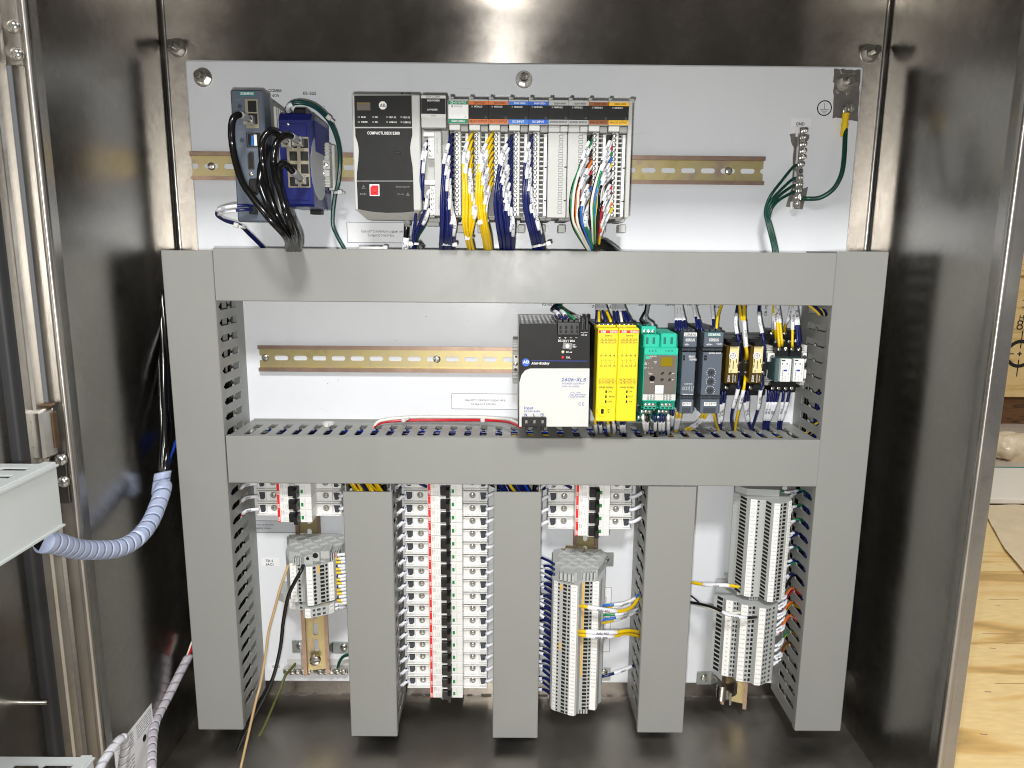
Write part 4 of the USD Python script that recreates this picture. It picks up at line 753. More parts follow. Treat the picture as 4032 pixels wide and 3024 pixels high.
tie('lower tie on the loop beside the end clamp', at('F2', 1320, 1160, 30), 6, 5, head=(.4, 1.1))
tie('loose white tie lying on the top duct edge', at('F3', 290, 1598, 80), 16, 5, head=(1, 0))

# ------------------------------------------------------------------ earth bar, lug and earth wires
p0, p1 = at('F5', 1402, 648, 10), at('F5', 1345, 1242, 10)
t = Thing('earth_bar', 'nickel earth bar with a column of screws under the GND label', 'terminal bar', (p0[0], p1[1], 1))
t.part('bar', [cb(p0[0] - 3.6, p0[0] + 3.4, p1[1], p0[1], 3, 12, .8)], 'bright_metal', smooth=False); t.part('foot', [cb(p0[0] - 5, p0[0] + 5, p1[1] - 1.5, p1[1] + 10, .3, 3.2, .4), cb(p0[0] - 5, p0[0] + 5, p0[1] - 10, p0[1] + 1.5, .3, 3.2, .4)], 'white_plastic', smooth=False)
for k, (x, y) in enumerate(((1425, 667), (1412, 716), (1417, 767), (1415, 815), (1412, 862), (1400, 912), (1388, 1010), (1388, 1058), (1384, 1105), (1382, 1153), (1373, 1198))):
    p = at('F5', x, y, 15); t.part('screw', [screw(p[0], p[1], 14, 3.6, 31 * k), cz(p[0], p[1], 11, 14, 2.2, 8)], 'nickel')
p = at('F5', 1390, 965, 12); t.part('centre_screw', lathe([(0, 12.1), (2, 12.1), (2.6, 12.6), (2.8, 12)], p[0], p[1]), 'dark_metal')
for k, (x, y, m) in enumerate(((1352, 925, 1190), (1342, 1018, 1215), (1342, 1066, 1240), (1342, 1112, 1262))):
    P = [(x + 20, y - 6, 8), (x - 20, y + 12, 10), (1250 - 6 * k, lerp(y, m, .42), 18), (1165 + 4 * k, lerp(y, m, .85), 24), (1130 + 8 * k, m + 60, 26), (1140 + 8 * k, 1330, 28), (1168 + 9 * k, 1440, 30), (1188 + 9 * k, 1530, 34), (1196 + 9 * k, 1600, 38)]
    wire(f'{nth(k)} thin dark green wire from the top of the earth bar', pts('F5', P), 1.9, 'wire_green', group='dark green wires from the earth bar')
wire('thick dark green wire from the earth bar up to the yellow lug', pts('F5', [(1395, 1163, 8), (1440, 1166, 9), (1530, 1158, 16), (1625, 1095, 22), (1682, 990, 22), (1702, 860, 18), (1708, 740, 14), (1712, 660, 10)]), 2.9, 'wire_green', n=10)
p = at('F5', 1709, 628, 10); t = Thing('crimp_lug', 'ring lug with a yellow crimp sleeve on the lower earth stud', 'lug', tuple(p))
t.part('crimp_sleeve', tube(np.array([(p[0] + .03 * s, p[1] + s, 9) for s in (-14, -13, -4, 0, 4, 13, 14)]), [3.4, 4.2, 3.9, 4.6, 3.9, 4.4, 3.6], 14), 'wire_yellow')
q = at('F5', 1732, 518, 4); t.part('ring', [ext(Point(q[0], q[1]).buffer(6.4).union(Polygon([(q[0] - 5, q[1]), (q[0] + 3, q[1]), (p[0] + 3, p[1] + 13), (p[0] - 3, p[1] + 13)])), 2.2, 3.6)], 'bright_metal', smooth=False)
bolt(q[0], q[1], 3.6, 'small nut on the lower earth stud holding the yellow lug', washer=6, nut=5, stud=3, L=16, ang=0)
LOOSE = {}      # wires that show only as a tangle in the slots and open tops of the ducts
# ================================================================== row two: power supply
def fbt(fr, x0, x1, y0, y1, d0, d1, c=.6, xb=None):      # an upright block: its sides taken at the top edge, its foot at y1
    a, b = at(fr, x0, y0, d1), at(fr, x1, y0, d1); e = at(fr, xb if xb else (x0 + x1) / 2, y1, d1); return cb(a[0], b[0], e[1], (a[1] + b[1]) / 2, d0, d1, c)
D = 135.0
t = Thing('power_supply', 'large black and pale grey power supply on the second rail', 'power supply', (34, -8, 8))
a0, a1 = at('G3', 240, 318, D), at('G3', 955, 318, D); yb = at('G3', 590, 1355, D)[1]; PXa, PXb, PYa, PYb = a0[0], a1[0], yb, a0[1]
t.part('housing', cb(PXa, PXb, PYa, PYb, 10, D, .8), 'dark_metal', smooth=False)
pg = lambda L, z0, z1: ext(Polygon([tuple(at('G3', x, y, z1)[:2]) for x, y in L]).buffer(.01), z0, z1)
t.part('dark_face', pg([(243, 322), (952, 322), (948, 762), (350, 764), (300, 782), (262, 830), (243, 905)], D - .2, D + .35), 'black_face', smooth=False)
t.part('light_face', pg([(243, 912), (262, 838), (300, 790), (350, 770), (948, 768), (934, 1352), (241, 1352)], D - .2, D + .35), 'light_grey', smooth=False)
g = t.part('grille', bx(PXa + 2, PXb - 2, PYb, PYb + .3, 30, D - 4), 'black_metal', smooth=False)
for k in range(15): t.part('grille_slat', [moved(cb(PXa + 3 + 5.2 * k, PXa + 5.6 + 5.2 * k, PYb + .2, PYb + .8, 34 + 17 * j, 48 + 17 * j, .2), (0, 0, 0)) for j in range(6)], 'bright_metal', g, smooth=False)
tb = t.part('output_block', [fb('G3', 624, 300, 850, 434, D - 12, D + 7, .8)] + [fb('G3', 628 + 56 * k, 276, 676 + 56 * k, 330, D - 16, D + 5, .6) for k in range(4)], 'black_plastic', smooth=False)
for k in range(4): t.part('clamp_slot', [fb('G3', 646 + 56 * k, 338, 668 + 56 * k, 372, D + 6, D + 7.3, .1), fb('G3', 646 + 56 * k, 384, 668 + 56 * k, 412, D + 6, D + 7.3, .1)], 'hole_black', tb, smooth=False)
for k in range(2): t.part('signal_plug', fb('G3', 864 + 44 * k, 252, 892 + 44 * k, 386, D - 8, D + 5, .6), 'black_plastic', smooth=False)
ib = t.part('input_block', fb('G3', 266, 1262, 515, 1358, D - 20, D + 6, .8), 'black_plastic', smooth=False)
for k in range(3):
    t.part('clamp', fb('G3', 300 + 82 * k, 1288, 324 + 82 * k, 1320, D + 5, D + 6.6, .2), 'nickel', ib, smooth=False); t.part('lever', fb('G3', 298 + 82 * k, 1330, 326 + 82 * k, 1388, D - 2, D + 5, .5), 'black_plastic', ib, smooth=False)
z = D + .35
t.part('lettering', [ft('G3', s, x, y, h, z, w, 0, b, sl) for s, x, y, h, w, b, sl in (('+', 648, 458, 22, 26, True, 0), ('+', 706, 458, 22, 26, True, 0), ('-', 761, 458, 26, 24, True, 0), ('-', 815, 458, 26, 24, True, 0), ('DC 24V / 20A', 716, 490, 20, 170, True, 0), ('24-', 792, 530, 13, 28, True, 0), ('28V', 797, 550, 13, 38, True, 0), ('DC ok', 742, 604, 15, 62, True, 0), ('OVL', 734, 657, 17, 44, True, 0), ('DC ok', 895, 431, 14, 52, True, 0), ('Allen-Bradley', 455, 715, 24, 178, True, .2))], 'ink_white', smooth=False)
p = at('G3', 895, 408, z); t.part('contact_symbol', [bx(p[0] - 4, p[0] - 1.5, p[1] - .25, p[1] + .25, z, z + .1), bx(p[0] + 1.5, p[0] + 4, p[1] - .25, p[1] + .25, z, z + .1), moved(bx(p[0] - 1.6, p[0] + 2, p[1] - .2, p[1] + .2, z, z + .1), rz=28, about=p)], 'ink_white', smooth=False)
t.part('blue_line', fb('G3', 365, 689, 928, 695, z - .1, z + .05, 0), 'ink_blue', smooth=False)
p = at('G3', 308, 707, z); t.part('emblem', ext(Polygon([(p[0] + 4.7 * math.cos(math.radians(22.5 + 45 * k)), p[1] + 4.7 * math.sin(math.radians(22.5 + 45 * k))) for k in range(8)]), z, z + .1), 'blue_band_deep', smooth=False)
t.part('emblem_print', [text('AB', p[0], p[1] + .6, z + .1, 3.2, 6.6, bold=True)], 'ink_white', smooth=False)
t.part('lettering', [ft('G3', s, x, y, h, z, w, 0, b, sl) for s, x, y, h, w, b, sl in (('1606-XLS', 791, 880, 34, 246, True, .22), ('POWER SUPPLY', 783, 920, 18, 224, False, 0), ('1606-XLS480E', 757, 948, 16, 172, False, 0), ('C', 738, 1053, 10, 10, True, 0), ('18WM', 838, 1012, 10, 42, True, 0), ('IND.CONT.EQ.', 862, 1031, 11, 98, True, 0), ('US LISTED', 855, 1052, 13, 90, True, 0), ('C E', 865, 1125, 32, 52, False, 0), ('Input', 335, 1165, 24, 92, True, 0), ('AC 100-240V', 370, 1198, 17, 162, True, 0), ('N', 307, 1234, 26, 25, True, 0), ('L', 392, 1234, 26, 19, True, 0), ('UL', 778, 1036, 22, 28, True, 0))], 'ink_blue', smooth=False)
for x, y, r_ in ((778, 1036, 29), (472, 1233, 17)):
    p = at('G3', x, y, z); r_ *= mm('G3', x, y, z); t.part('round_mark', [ext(Point(p[0], p[1]).buffer(r_).difference(Point(p[0], p[1]).buffer(r_ - .4)), z, z + .1)] + ([bx(p[0] - .2, p[0] + .2, p[1] - 1.2, p[1] + 1.2, z, z + .1), bx(p[0] - 1.2, p[0] + 1.2, p[1] - .2, p[1] + .2, z, z + .1)] if r_ < 3 else []), 'ink_blue', smooth=False)
p = at('G3', 725, 541, z); t.part('trimmer_cap', moved(cb(p[0] - 5.2, p[0] + 5.2, p[1] - 3.6, p[1] + 3.6, z - .2, z + .6, .3), rz=-7, about=p), 'clear_plastic', smooth=False); t.part('trimmer', lathe([(0, z + .7), (1.8, z + .7), (2.2, z + 1), (2.5, z + .6)], p[0], p[1]), 'light_grey')
for x, y, m_, l in ((680, 602, 'cream', 'pale green lamp'), (680, 656, 'usb_red', 'pinkish lamp')): p = at('G3', x, y, z); t.part('indicator_lamp', lathe([(0, z + .9), (1.2, z + .7), (1.7, z)], p[0], p[1]), m_, label=l)
t = Thing('end_clamp', 'grey end clamp on the rail left of the power supply', 'end clamp', (at('G3', 205, 700, 30)[0], 20, 8))
t.part('body', [fb('G3', 176, 476, 250, 920, 8, 40, .6)], 'mid_grey', smooth=False); t.part('rib', [fb('G3', 176, 520 + 14 * k, 236, 526 + 14 * k, 38, 43, .2) for k in (0, 1, 2, 3, 4, 20, 21, 22, 23, 24)], 'light_grey', smooth=False, kind='stuff')
t.part('screw_block', fb('G3', 182, 630, 238, 780, 36, 46, .5), 'light_grey', smooth=False); p = at('G3', 204, 722, 46); t.part('screw', screw(p[0], p[1], 46, 2.8, 60), 'nickel'); t.part('mount_hole', [fb('G3', 200, 640, 220, 660, 45, 46.2, .1), fb('G3', 192, 765, 216, 790, 45, 46.2, .1)], 'hole_black', smooth=False)

# ------------------------------------------------------------------ two yellow safety relays
def safety_relay(label, dx, x1t, name1, t1, t2, t3, t4, contacts, leds, dial):
    D = 130.0; t = Thing('safety_relay', label, 'safety relay', (at('G3', 1115 + dx, 830, D)[0], -5, 8), 'yellow safety relays')
    a, b = at('G3', 1035 + dx, 360, D), at('G3', x1t, 360, D); e = at('G3', 1103 + dx, 1301, D)
    t.part('housing', cb(a[0] + .4, b[0] - .4, e[1] + 2, a[1] - 1, 10, 100, .6), 'black_plastic', smooth=False)
    t.part('front', [cb(a[0], b[0], e[1], a[1], 99, D, 1.2), cb(a[0] + .3, b[0] - .3, a[1] - 6, a[1] + 1.5, 86, 112, .8)], 'relay_yellow', smooth=False)
    tb = t.part('terminal_block', fb('G3', 1026 + dx, 306, 1196 + dx, 352, 84, 110, .6), 'black_plastic', smooth=False)
    for k in range(4): p = at('G3', 1047 + 43 * k + dx, 338, 110); t.part('terminal_screw', [screw(p[0], p[1], 110, 2.4, 40 * k, 1.3, 10)], 'bright_metal', tb)
    tr = t.part('red_band', fb('G3', 1042 + dx, 384, 1234 + dx, 412, D - .2, D + .3, 0), 'relay_red', smooth=False)
    t.part('lettering', [ft('G3', 'ABB', 1087 + dx, 398, 20, D + .3, 52, bold=True), ft('G3', name1, 1192 + dx, 399, 18, D + .3, 78, bold=True)], 'ink_white', tr, smooth=False)
    z = D + .02; L = [ft('G3', 'Sentry', 1140 + dx, 437, 18, z, 76, bold=True), ft('G3', 'Jokab Safety', 1116 + dx, 956, 19, z, 146, bold=True)]
    for tab, y0, xo in ((t1, 460, 1050), (t2, 489, 1049), (t3, 867, 1034), (t4, 896, 1033)):
        q = rect('G3', xo + dx, y0, xo + 172 + dx, y0 + 29, z); o = sbox(q[0], q[2], q[1], q[3]); L.append(ext(o.difference(unary_union([sbox(q[0] + (q[1] - q[0]) * k / 4 + .15, q[2] + .15, q[0] + (q[1] - q[0]) * (k + 1) / 4 - .15, q[3] - .15) for k in range(4)])), z, z + .1))
        L += [ft('G3', s, xo + 21 + 43 * k + dx, y0 + 15, 15, z, 11 * len(s) + 3, bold=True) for k, s in enumerate(tab)]
    for k, (u, l) in enumerate(contacts):
        x = 1066 + 43 * k + dx; L += [ft('G3', u, x, 639, 14, z, 24, bold=True), ft('G3', l, x - 4, 741, 14, z, 24, bold=True)]
        p = at('G3', x, 690, z); L += [bx(p[0] - .15, p[0] + .15, p[1] + 5, p[1] + 9, z, z + .1), moved(bx(p[0] - .15, p[0] + .15, p[1] - 8, p[1] + 2.4, z, z + .1), rz=12, about=p)]
    p, q = at('G3', 1062 + dx, 690, z), at('G3', 1190 + dx, 690, z); L += [bx(lerp(p[0], q[0], k / 7), lerp(p[0], q[0], (k + .6) / 7), p[1] - .15, p[1] + .15, z, z + .1) for k in range(7)]
    L += [ft('G3', s, 1152 + 34 * (len(s) > 3) * .6 + dx, 1000 + 50 * k, 15, z, 15 * len(s), bold=True) for k, s in enumerate(leds)]
    if dial: L += [ft('G3', 'M', 1140 + dx, 1182, 13, z, 16, bold=True), ft('G3', 'A', 1139 + dx, 1211, 13, z, 14, bold=True), fb('G3', 1124 + dx, 1195, 1156 + dx, 1198, z, z + .1, 0)]
    t.part('lettering', L, 'ink', smooth=False)
    for k in range(3): t.part('indicator_window', fb('G3', 1107 - 2 * k + dx, 988 + 50 * k, 1122 - 2 * k + dx, 1014 + 50 * k, D - .2, D + .3, 0), 'hole_black', smooth=False)
    if dial:
        p = at('G3', 1076 + dx, 1197, D); t.part('dial_recess', lathe([(0, D + .05), (5.6, D + .1), (6.2, D + .8), (6.6, D)], p[0], p[1], 24), 'relay_yellow'); t.part('selector', cb(p[0] - 1.6, p[0] + 1.6, p[1] - 2.8, p[1] + 2.8, D, D + 1.6, .4), 'black_plastic', smooth=False)
safety_relay('yellow safety relay with a selector slot, next to the power supply', 0, 1240, 'SSR10', ('33', 'A1', 'A2', '41'), ('13', 'X4', 'X1', '23'), ('14', 'T1', 'R1', '24'), ('34', 'T2', 'R2', '42'), (('13', '14'), ('23', '24'), ('33', '34'), ('41', '42')), ('CH1', 'MODE', 'CH2'), True)
safety_relay('yellow safety relay without selector, next to the green monitor', 209, 1450, 'BSR11', ('13', '23', '33', '43'), ('R1', 'R2', 'R1', 'X4'), ('R2', 'R1', 'R2', 'X4'), ('14', '24', '34', '44'), (('13', '14'), ('23', '24'), ('33', '34'), ('43', '44')), ('ON', 'OUT', 'X4'), False)

# ------------------------------------------------------------------ green speed monitor
D = 122.0
t = Thing('speed_monitor', 'turquoise green speed monitor with an amber display', 'monitor relay', (at('G3', 1660, 830, D)[0], 0, 8))
t.part('housing', [fbt('G3', 1497, 1838, 470, 1180, 10, 92, 1.5, 1640), fb('G3', 1470, 350, 1620, 432, 50, 98, .8), fbt('G3', 1495, 1660, 430, 585, 60, 114, 1.5), fbt('G3', 1668, 1834, 416, 585, 60, 114, 1.5)], 'teal_plastic', smooth=False)
t.part('front_frame', fbt('G3', 1500, 1842, 558, 1104, 90, D, 1.2, 1640), 'teal_plastic', smooth=False)
t.part('dark_face', fbt('G3', 1504, 1830, 634, 1030, D - 1, D + .6, .3, 1655), 'clear_face', smooth=False)
t.part('number_strip', [fbt('G3', 1484, 1812, 1028, 1088, D - 1, D + .6, .2), ], 'light_grey', smooth=False)
t.part('clear_cover', [fb('G3', 1502, 565, 1838, 630, D - .5, D + .5, .2)], 'teal_plastic', smooth=False)
t.part('lettering', [ft('G3', s, x, y, 15, D + .65, 15 * len(s) * .62 + 4, bold=True) for s, x, y in [(str(k + 1), (1552, 1582, 1613, 1716, 1747, 1777)[k], 590) for k in range(6)] + [(str(7 + c + 3 * (r_ * 2 + (g > 0)) if False else n_), x, 1038 + 20 * r_) for r_, row in enumerate((('7', '8', '9', '10', '11', '12'), ('13', '14', '15', '16', '17', '18'), ('19', '20', '21', '22', '23', '24'))) for n_, x in zip(row, (1535, 1566, 1596, 1697, 1727, 1758)) for c, g in ((0, 0),)]], 'ink', smooth=False)
t.part('display', fb('G3', 1664, 655, 1786, 750, D, D + 1.2, .4), 'amber_window', smooth=False)
t.part('maker_badge', fb('G3', 1512, 640, 1546, 674, D, D + .8, 0), 'teal_plastic', smooth=False)
t.part('lettering', [ft('G3', s, x, y, 10, D + .65, w, bold=True) for s, x, y, w in (('KFU8-UFC-', 1588, 645, 74), ('1.D', 1560, 660, 22), ('PWR', 1610, 702, 30), ('IN', 1512, 712, 16), ('CHK', 1512, 726, 24), ('OUT', 1510, 762, 26), ('SERIAL', 1562, 822, 38), ('RS232', 1576, 905, 40), ('ESC', 1788, 818, 28), ('OK', 1782, 881, 20))], 'ink_white', smooth=False)
for x, y in ((1680, 818), (1757, 818), (1676, 882), (1752, 881)): p = at('G3', x, y, D); t.part('push_button', lathe([(0, D + 1.2), (1.2, D + 1.2), (1.6, D + .7), (1.9, D + .9), (2.1, D + .5)], p[0], p[1]), 'dark_metal')
p = at('G3', 1576, 868, D); t.part('jack', lathe([(0, D + .65), (1.2, D + .65), (1.6, D + 1.2), (3.2, D + 1.4), (3.6, D + .5)], p[0], p[1], 20), 'black_gloss')
for x, y in ((1540, 718), (1610, 718), (1540, 762), (1574, 762), (1538, 805)): p = at('G3', x, y, D); t.part('indicator_lamp', lathe([(0, D + .9), (.9, D + .8), (1.2, D + .5)], p[0], p[1], 10), 'ink_grey')
t.part('blank_sticker', fb('G3', 1606, 938, 1690, 1020, D, D + .9, 0), 'sticker_white', smooth=False)
for x0, y0, w, n, d in ((1470, 344, 146, 3, 104), (1490, 1106, 130, 3, 112), (1656, 1108, 134, 3, 112), (1455, 1176, 124, 3, 98), (1628, 1178, 122, 3, 98), (1424, 1236, 110, 3, 84), (1590, 1236, 110, 3, 84)):
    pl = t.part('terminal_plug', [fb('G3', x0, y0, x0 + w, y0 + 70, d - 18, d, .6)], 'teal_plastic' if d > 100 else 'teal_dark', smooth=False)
    for k in range(n):
        p = at('G3', x0 + w * (.2 + .3 * k), y0 + 26 + (26 if y0 < 400 else 0), d); t.part('terminal_screw', screw(p[0], p[1], d, 2.3, 25 + 50 * k, .9, 10), 'nickel', pl)
        if y0 > 400: t.part('wire_entry', fb('G3', x0 + w * (.2 + .3 * k) - 14, y0 + 50, x0 + w * (.2 + .3 * k) + 14, y0 + 62, d - .5, d + .3, .1), 'hole_black', pl, smooth=False)
for x in (1516, 1582, 1692, 1762): t.part('vent_slot', fb('G3', x, 455, x + 24, 522, 113, 114.4, .1), 'teal_dark', smooth=False)

# ------------------------------------------------------------------ two slate control modules
def slate(label, x0, x1, xb, badge, version, dials):
    D = 101.0; t = Thing('control_module', label, 'control relay', (at('G4', (x0 + x1) / 2, 800, D)[0], 5, 8), 'slate control modules')
    w = x1 - x0; a, b = at('G4', x0, 405, D), at('G4', x1, 405, D); e = at('G4', xb, 1222, D); Ys = lambda y: at('G4', lerp((x0 + x1) / 2, xb, (y - 405) / 817), y, D)[1]
    Xs = lambda u: lerp(a[0], b[0], u); blk = lambda u0, u1, y0, y1, d0, d1, c=.4: cb(Xs(u0), Xs(u1), Ys(y1), Ys(y0), d0, d1, c) if c else bx(Xs(u0), Xs(u1), Ys(y1), Ys(y0), d0, d1)
    t.part('housing', [cb(a[0] + .4, b[0] - .4, e[1] + 1, a[1] + 2, 10, 84, 1)], 'slate_dark', smooth=False)
    t.part('head', blk(0, 1, 405, 556, 82, D, 1), 'slate_blue', smooth=False); t.part('face', blk(0, 1, 606, 1042, 82, D - 1, .8), 'slate_blue', smooth=False); t.part('foot', blk(0, 1, 1080, 1222, 82, D, 1), 'slate_blue', smooth=False)
    for y in (562, 1046): t.part('hinge_bar', [blk(-.01, 1.01, y, y + 36, 82, D - 3, .8), blk(.1, .4, y + 8, y + 28, D - 4, D - 1, .5), blk(.6, .9, y + 8, y + 28, D - 4, D - 1, .5)], 'slate_dark', smooth=False)
    t.part('badge', blk(.05 if badge == 'marker_white' else .14, .95 if badge == 'marker_white' else .84, 408, 444, D - .2, D + .4, 0), badge, smooth=False)
    tx = lambda s, u, y, h, wd, z: text(s, Xs(u), Ys(y), z, h * .127, wd * (b[0] - a[0]), bold=True)
    t.part('lettering', tx('SIEMENS', .5, 427, 22, .8 if badge == 'marker_white' else .62, D + .4), 'ink' if badge == 'marker_white' else 'ink_white', smooth=False)
    t.part('lettering', [tx('SIRIUS', .5, 481, 24, .66 if not dials else .5, D), tx('=E01=' if not dials else '=E04=', .28, 527, 14, .3, D)] + ([tx('V1.05', .78, 521, 14, .26, D), tx('3RP2505-1RW30', .6, 616, 12, .62, D - 1)] if dials else [tx('READY', .7, 650, 17, .44, D - 1), tx('TRIPPED', .78, 680, 17, .52, D - 1), tx('24..240V AC/DC', .55, 924, 10, .6, D - 1), tx('3RN2010-1CW30', .55, 1030, 10, .76, D - 1)]), 'ink_white', smooth=False)
    for y in (648, 676): t.part('indicator_window', blk(.06, .2, y - 11, y + 11, D - 1.2, D - .6, 0), 'hole_black', smooth=False)
    if dials:
        for y in (810, 900, 990):
            p = (Xs(.47), Ys(y)); dl = t.part('dial', lathe([(0, D + 1.0), (2.9, D + 1.0), (3.3, D + .5), (3.7, D + .6), (4, D - 1)], p[0], p[1], 22), 'slate_dark')
            t.part('slot', [moved(bx(p[0] - 2.6, p[0] + 2.6, p[1] - .35, p[1] + .35, D + 1, D + 1.15), rz=q, about=(*p, D)) for q in (y, y + 90)], 'hole_black', dl, smooth=False)
            t.part('scale_print', [bx(p[0] + r_ * math.cos(q) - .35, p[0] + r_ * math.cos(q) + .35, p[1] + r_ * math.sin(q) - .35, p[1] + r_ * math.sin(q) + .35, D - 1, D - .9) for r_ in (5.4,) for q in np.radians(np.arange(-40, 230, 27))], 'ink_white', smooth=False, kind='stuff')
    else: t.part('circuit_print', [ext(sbox(Xs(u), Ys(985), Xs(u + .13), Ys(955)).difference(sbox(Xs(u) + .2, Ys(985) + .2, Xs(u + .13) - .2, Ys(955) - .2)), D - 1, D - .9) for u in (.12, .28, .44)] + [bx(Xs(u), Xs(u) + .25, Ys(1000), Ys(942), D - 1, D - .9) for u in (.66, .8, .9)], 'ink_white', smooth=False)
    t.part('sticker', blk(.18, .82, 1108, 1142, D - .2, D + .2, 0), 'marker_white', smooth=False)
    q = random.Random(len(label)); t.part('sticker_print', [blk(u, u + .02 + .02 * q.random(), 1113, 1137 - 10 * q.random(), D + .1, D + .3, 0) for u in np.arange(.22, .78, .055)], 'ink_grey', smooth=False, kind='stuff')
    t.part('window', blk(.16, .8, 1160, 1214, D - .2, D + .3, 0), 'slate_dark', smooth=False)
    for k in range(3): t.part('wire_funnel', [blk(.1 + .3 * k, .34 + .3 * k, 380, 404, 60, 92, .4)], 'slate_dark', smooth=False)
slate('narrow slate module with a white badge, left of its wider twin', 490, 630, 515, 'marker_white', '', False)
slate('wide slate timer with a teal badge and three dials', 700, 897, 755, 'teal_badge', 'V1.05', True)

# ------------------------------------------------------------------ two amber plug-in relays
def plug_relay(label, dx):
    t = Thing('plug_in_relay', label, 'relay', (at('G4', 985 + dx, 700, 60)[0], 10, 8), 'amber relays in black sockets')
    so = t.part('socket', [fb('G4', 868 + dx, 428, 1088 + dx, 1040, 8, 36, 1), fb('G4', 900 + dx, 455, 1060 + dx, 560, 30, 62, 1), fb('G4', 905 + dx, 905, 1060 + dx, 1000, 30, 58, 1), fb('G4', 1040 + dx, 660, 1085 + dx, 850, 30, 66, .8), fb('G4', 890 + dx, 670, 930 + dx, 850, 30, 60, .8)], 'black_plastic', smooth=False)
    for x, y, d in ((1050, 702, 66), (1045, 815, 66), (905, 700, 60), (900, 812, 60), (920, 960, 58), (1040, 960, 58), (1050, 500, 62), (920, 500, 62)): p = at('G4', x + dx, y, d); t.part('terminal_screw', screw(p[0], p[1], d, 2.6, x % 180, 1.2, 10), 'nickel', so)
    t.part('relay_case', fb('G4', 912 + dx, 540, 1046 + dx, 920, 56, 92, 1), 'relay_amber', smooth=False)
    pl = t.part('face_plate', fb('G4', 950 + dx, 548, 1042 + dx, 815, 90, 93, .4), 'cream', smooth=False)
    p = at('G4', 985 + dx, 640, 93); t.part('round_mark', [ext(Point(p[0], p[1]).buffer(4.6), 92.9, 93.5)], 'marker_white', pl, smooth=False); t.part('round_print', [ext(Point(p[0], p[1]).buffer(3.4).difference(Point(p[0], p[1]).buffer(2.7)), 93.5, 93.6), bx(p[0] - .3, p[0] + .3, p[1] - 3, p[1] + 3, 93.5, 93.6), bx(p[0] - 3, p[0] + 3, p[1] - .3, p[1] + .3, 93.5, 93.6)], 'ink_grey', pl, smooth=False)
    for u, y0, y1 in ((955, 672, 712), (1018, 672, 712), (985, 690, 770), (950, 725, 760), (1026, 725, 760), (962, 782, 806)): t.part('face_slot', fb('G4', u + dx, y0, u + 7 + dx, y1, 92.8, 93.3, 0), 'relay_amber', pl, smooth=False)
    t.part('lettering', [ft('G4', 'IDEC', 943 + dx, 868, 20, 92.1, 70, 90, True)], 'ink_white', smooth=False)
    t.part('small_print', [ft('G4', 'RU2S-D24', 983 + dx, 868, 10, 92.1, 80, 90, True), ft('G4', '24V DC', 1008 + dx, 868, 9, 92.1, 60, 90, True)], 'ink_white', smooth=False)
    t.part('latch', [fb('G4', 965 + dx, 505, 1050 + dx, 545, 60, 98, 1.2), fb('G4', 950 + dx, 930, 1020 + dx, 972, 50, 92, 1.2), fb('G4', 925 + dx, 470, 1010 + dx, 512, 56, 84, 1)], 'black_plastic', smooth=False)
plug_relay('amber relay in a black socket next to the wide slate timer', 0)
plug_relay('amber relay in a black socket next to the grey end clamp', 242)

# ------------------------------------------------------------------ two white faced relays and their end clamps
def clamp2(label, x0, x1):
    t = Thing('end_clamp', label, 'end clamp', (at('G4', (x0 + x1) / 2, 740, 40)[0], 20, 8)); t.part('body', fb('G4', x0, 535, x1 - 10, 938, 8, 48, .6), 'light_grey', smooth=False)
    t.part('rib', [fb('G4', x0 + 4, 540 + 18 * k, x1 - 16, 548 + 18 * k, 46, 53, .2) for k in (0, 1, 2, 3, 17, 18, 19, 20)], 'light_grey', smooth=False, kind='stuff'); t.part('screw_block', fb('G4', x0 + 16, 612, x1, 702, 44, 62, .6), 'white_plastic', smooth=False); t.part('lower_block', fb('G4', x0 + 10, 780, x1 - 4, 870, 44, 58, .6), 'white_plastic', smooth=False)
    p = at('G4', x1 - 24, 656, 62); t.part('screw_hole', lathe([(0, 62.1), (2.3, 62.1), (2.7, 62.4), (2.9, 62)], p[0], p[1], 12), 'slate_dark'); p = at('G4', x0 + 30, 738, 54); t.part('screw', screw(p[0], p[1], 54, 3.4, 30), 'dark_metal')
clamp2('grey end clamp left of the two white faced relays', 1318, 1406)
clamp2('grey end clamp right of the two white faced relays', 1672, 1728)
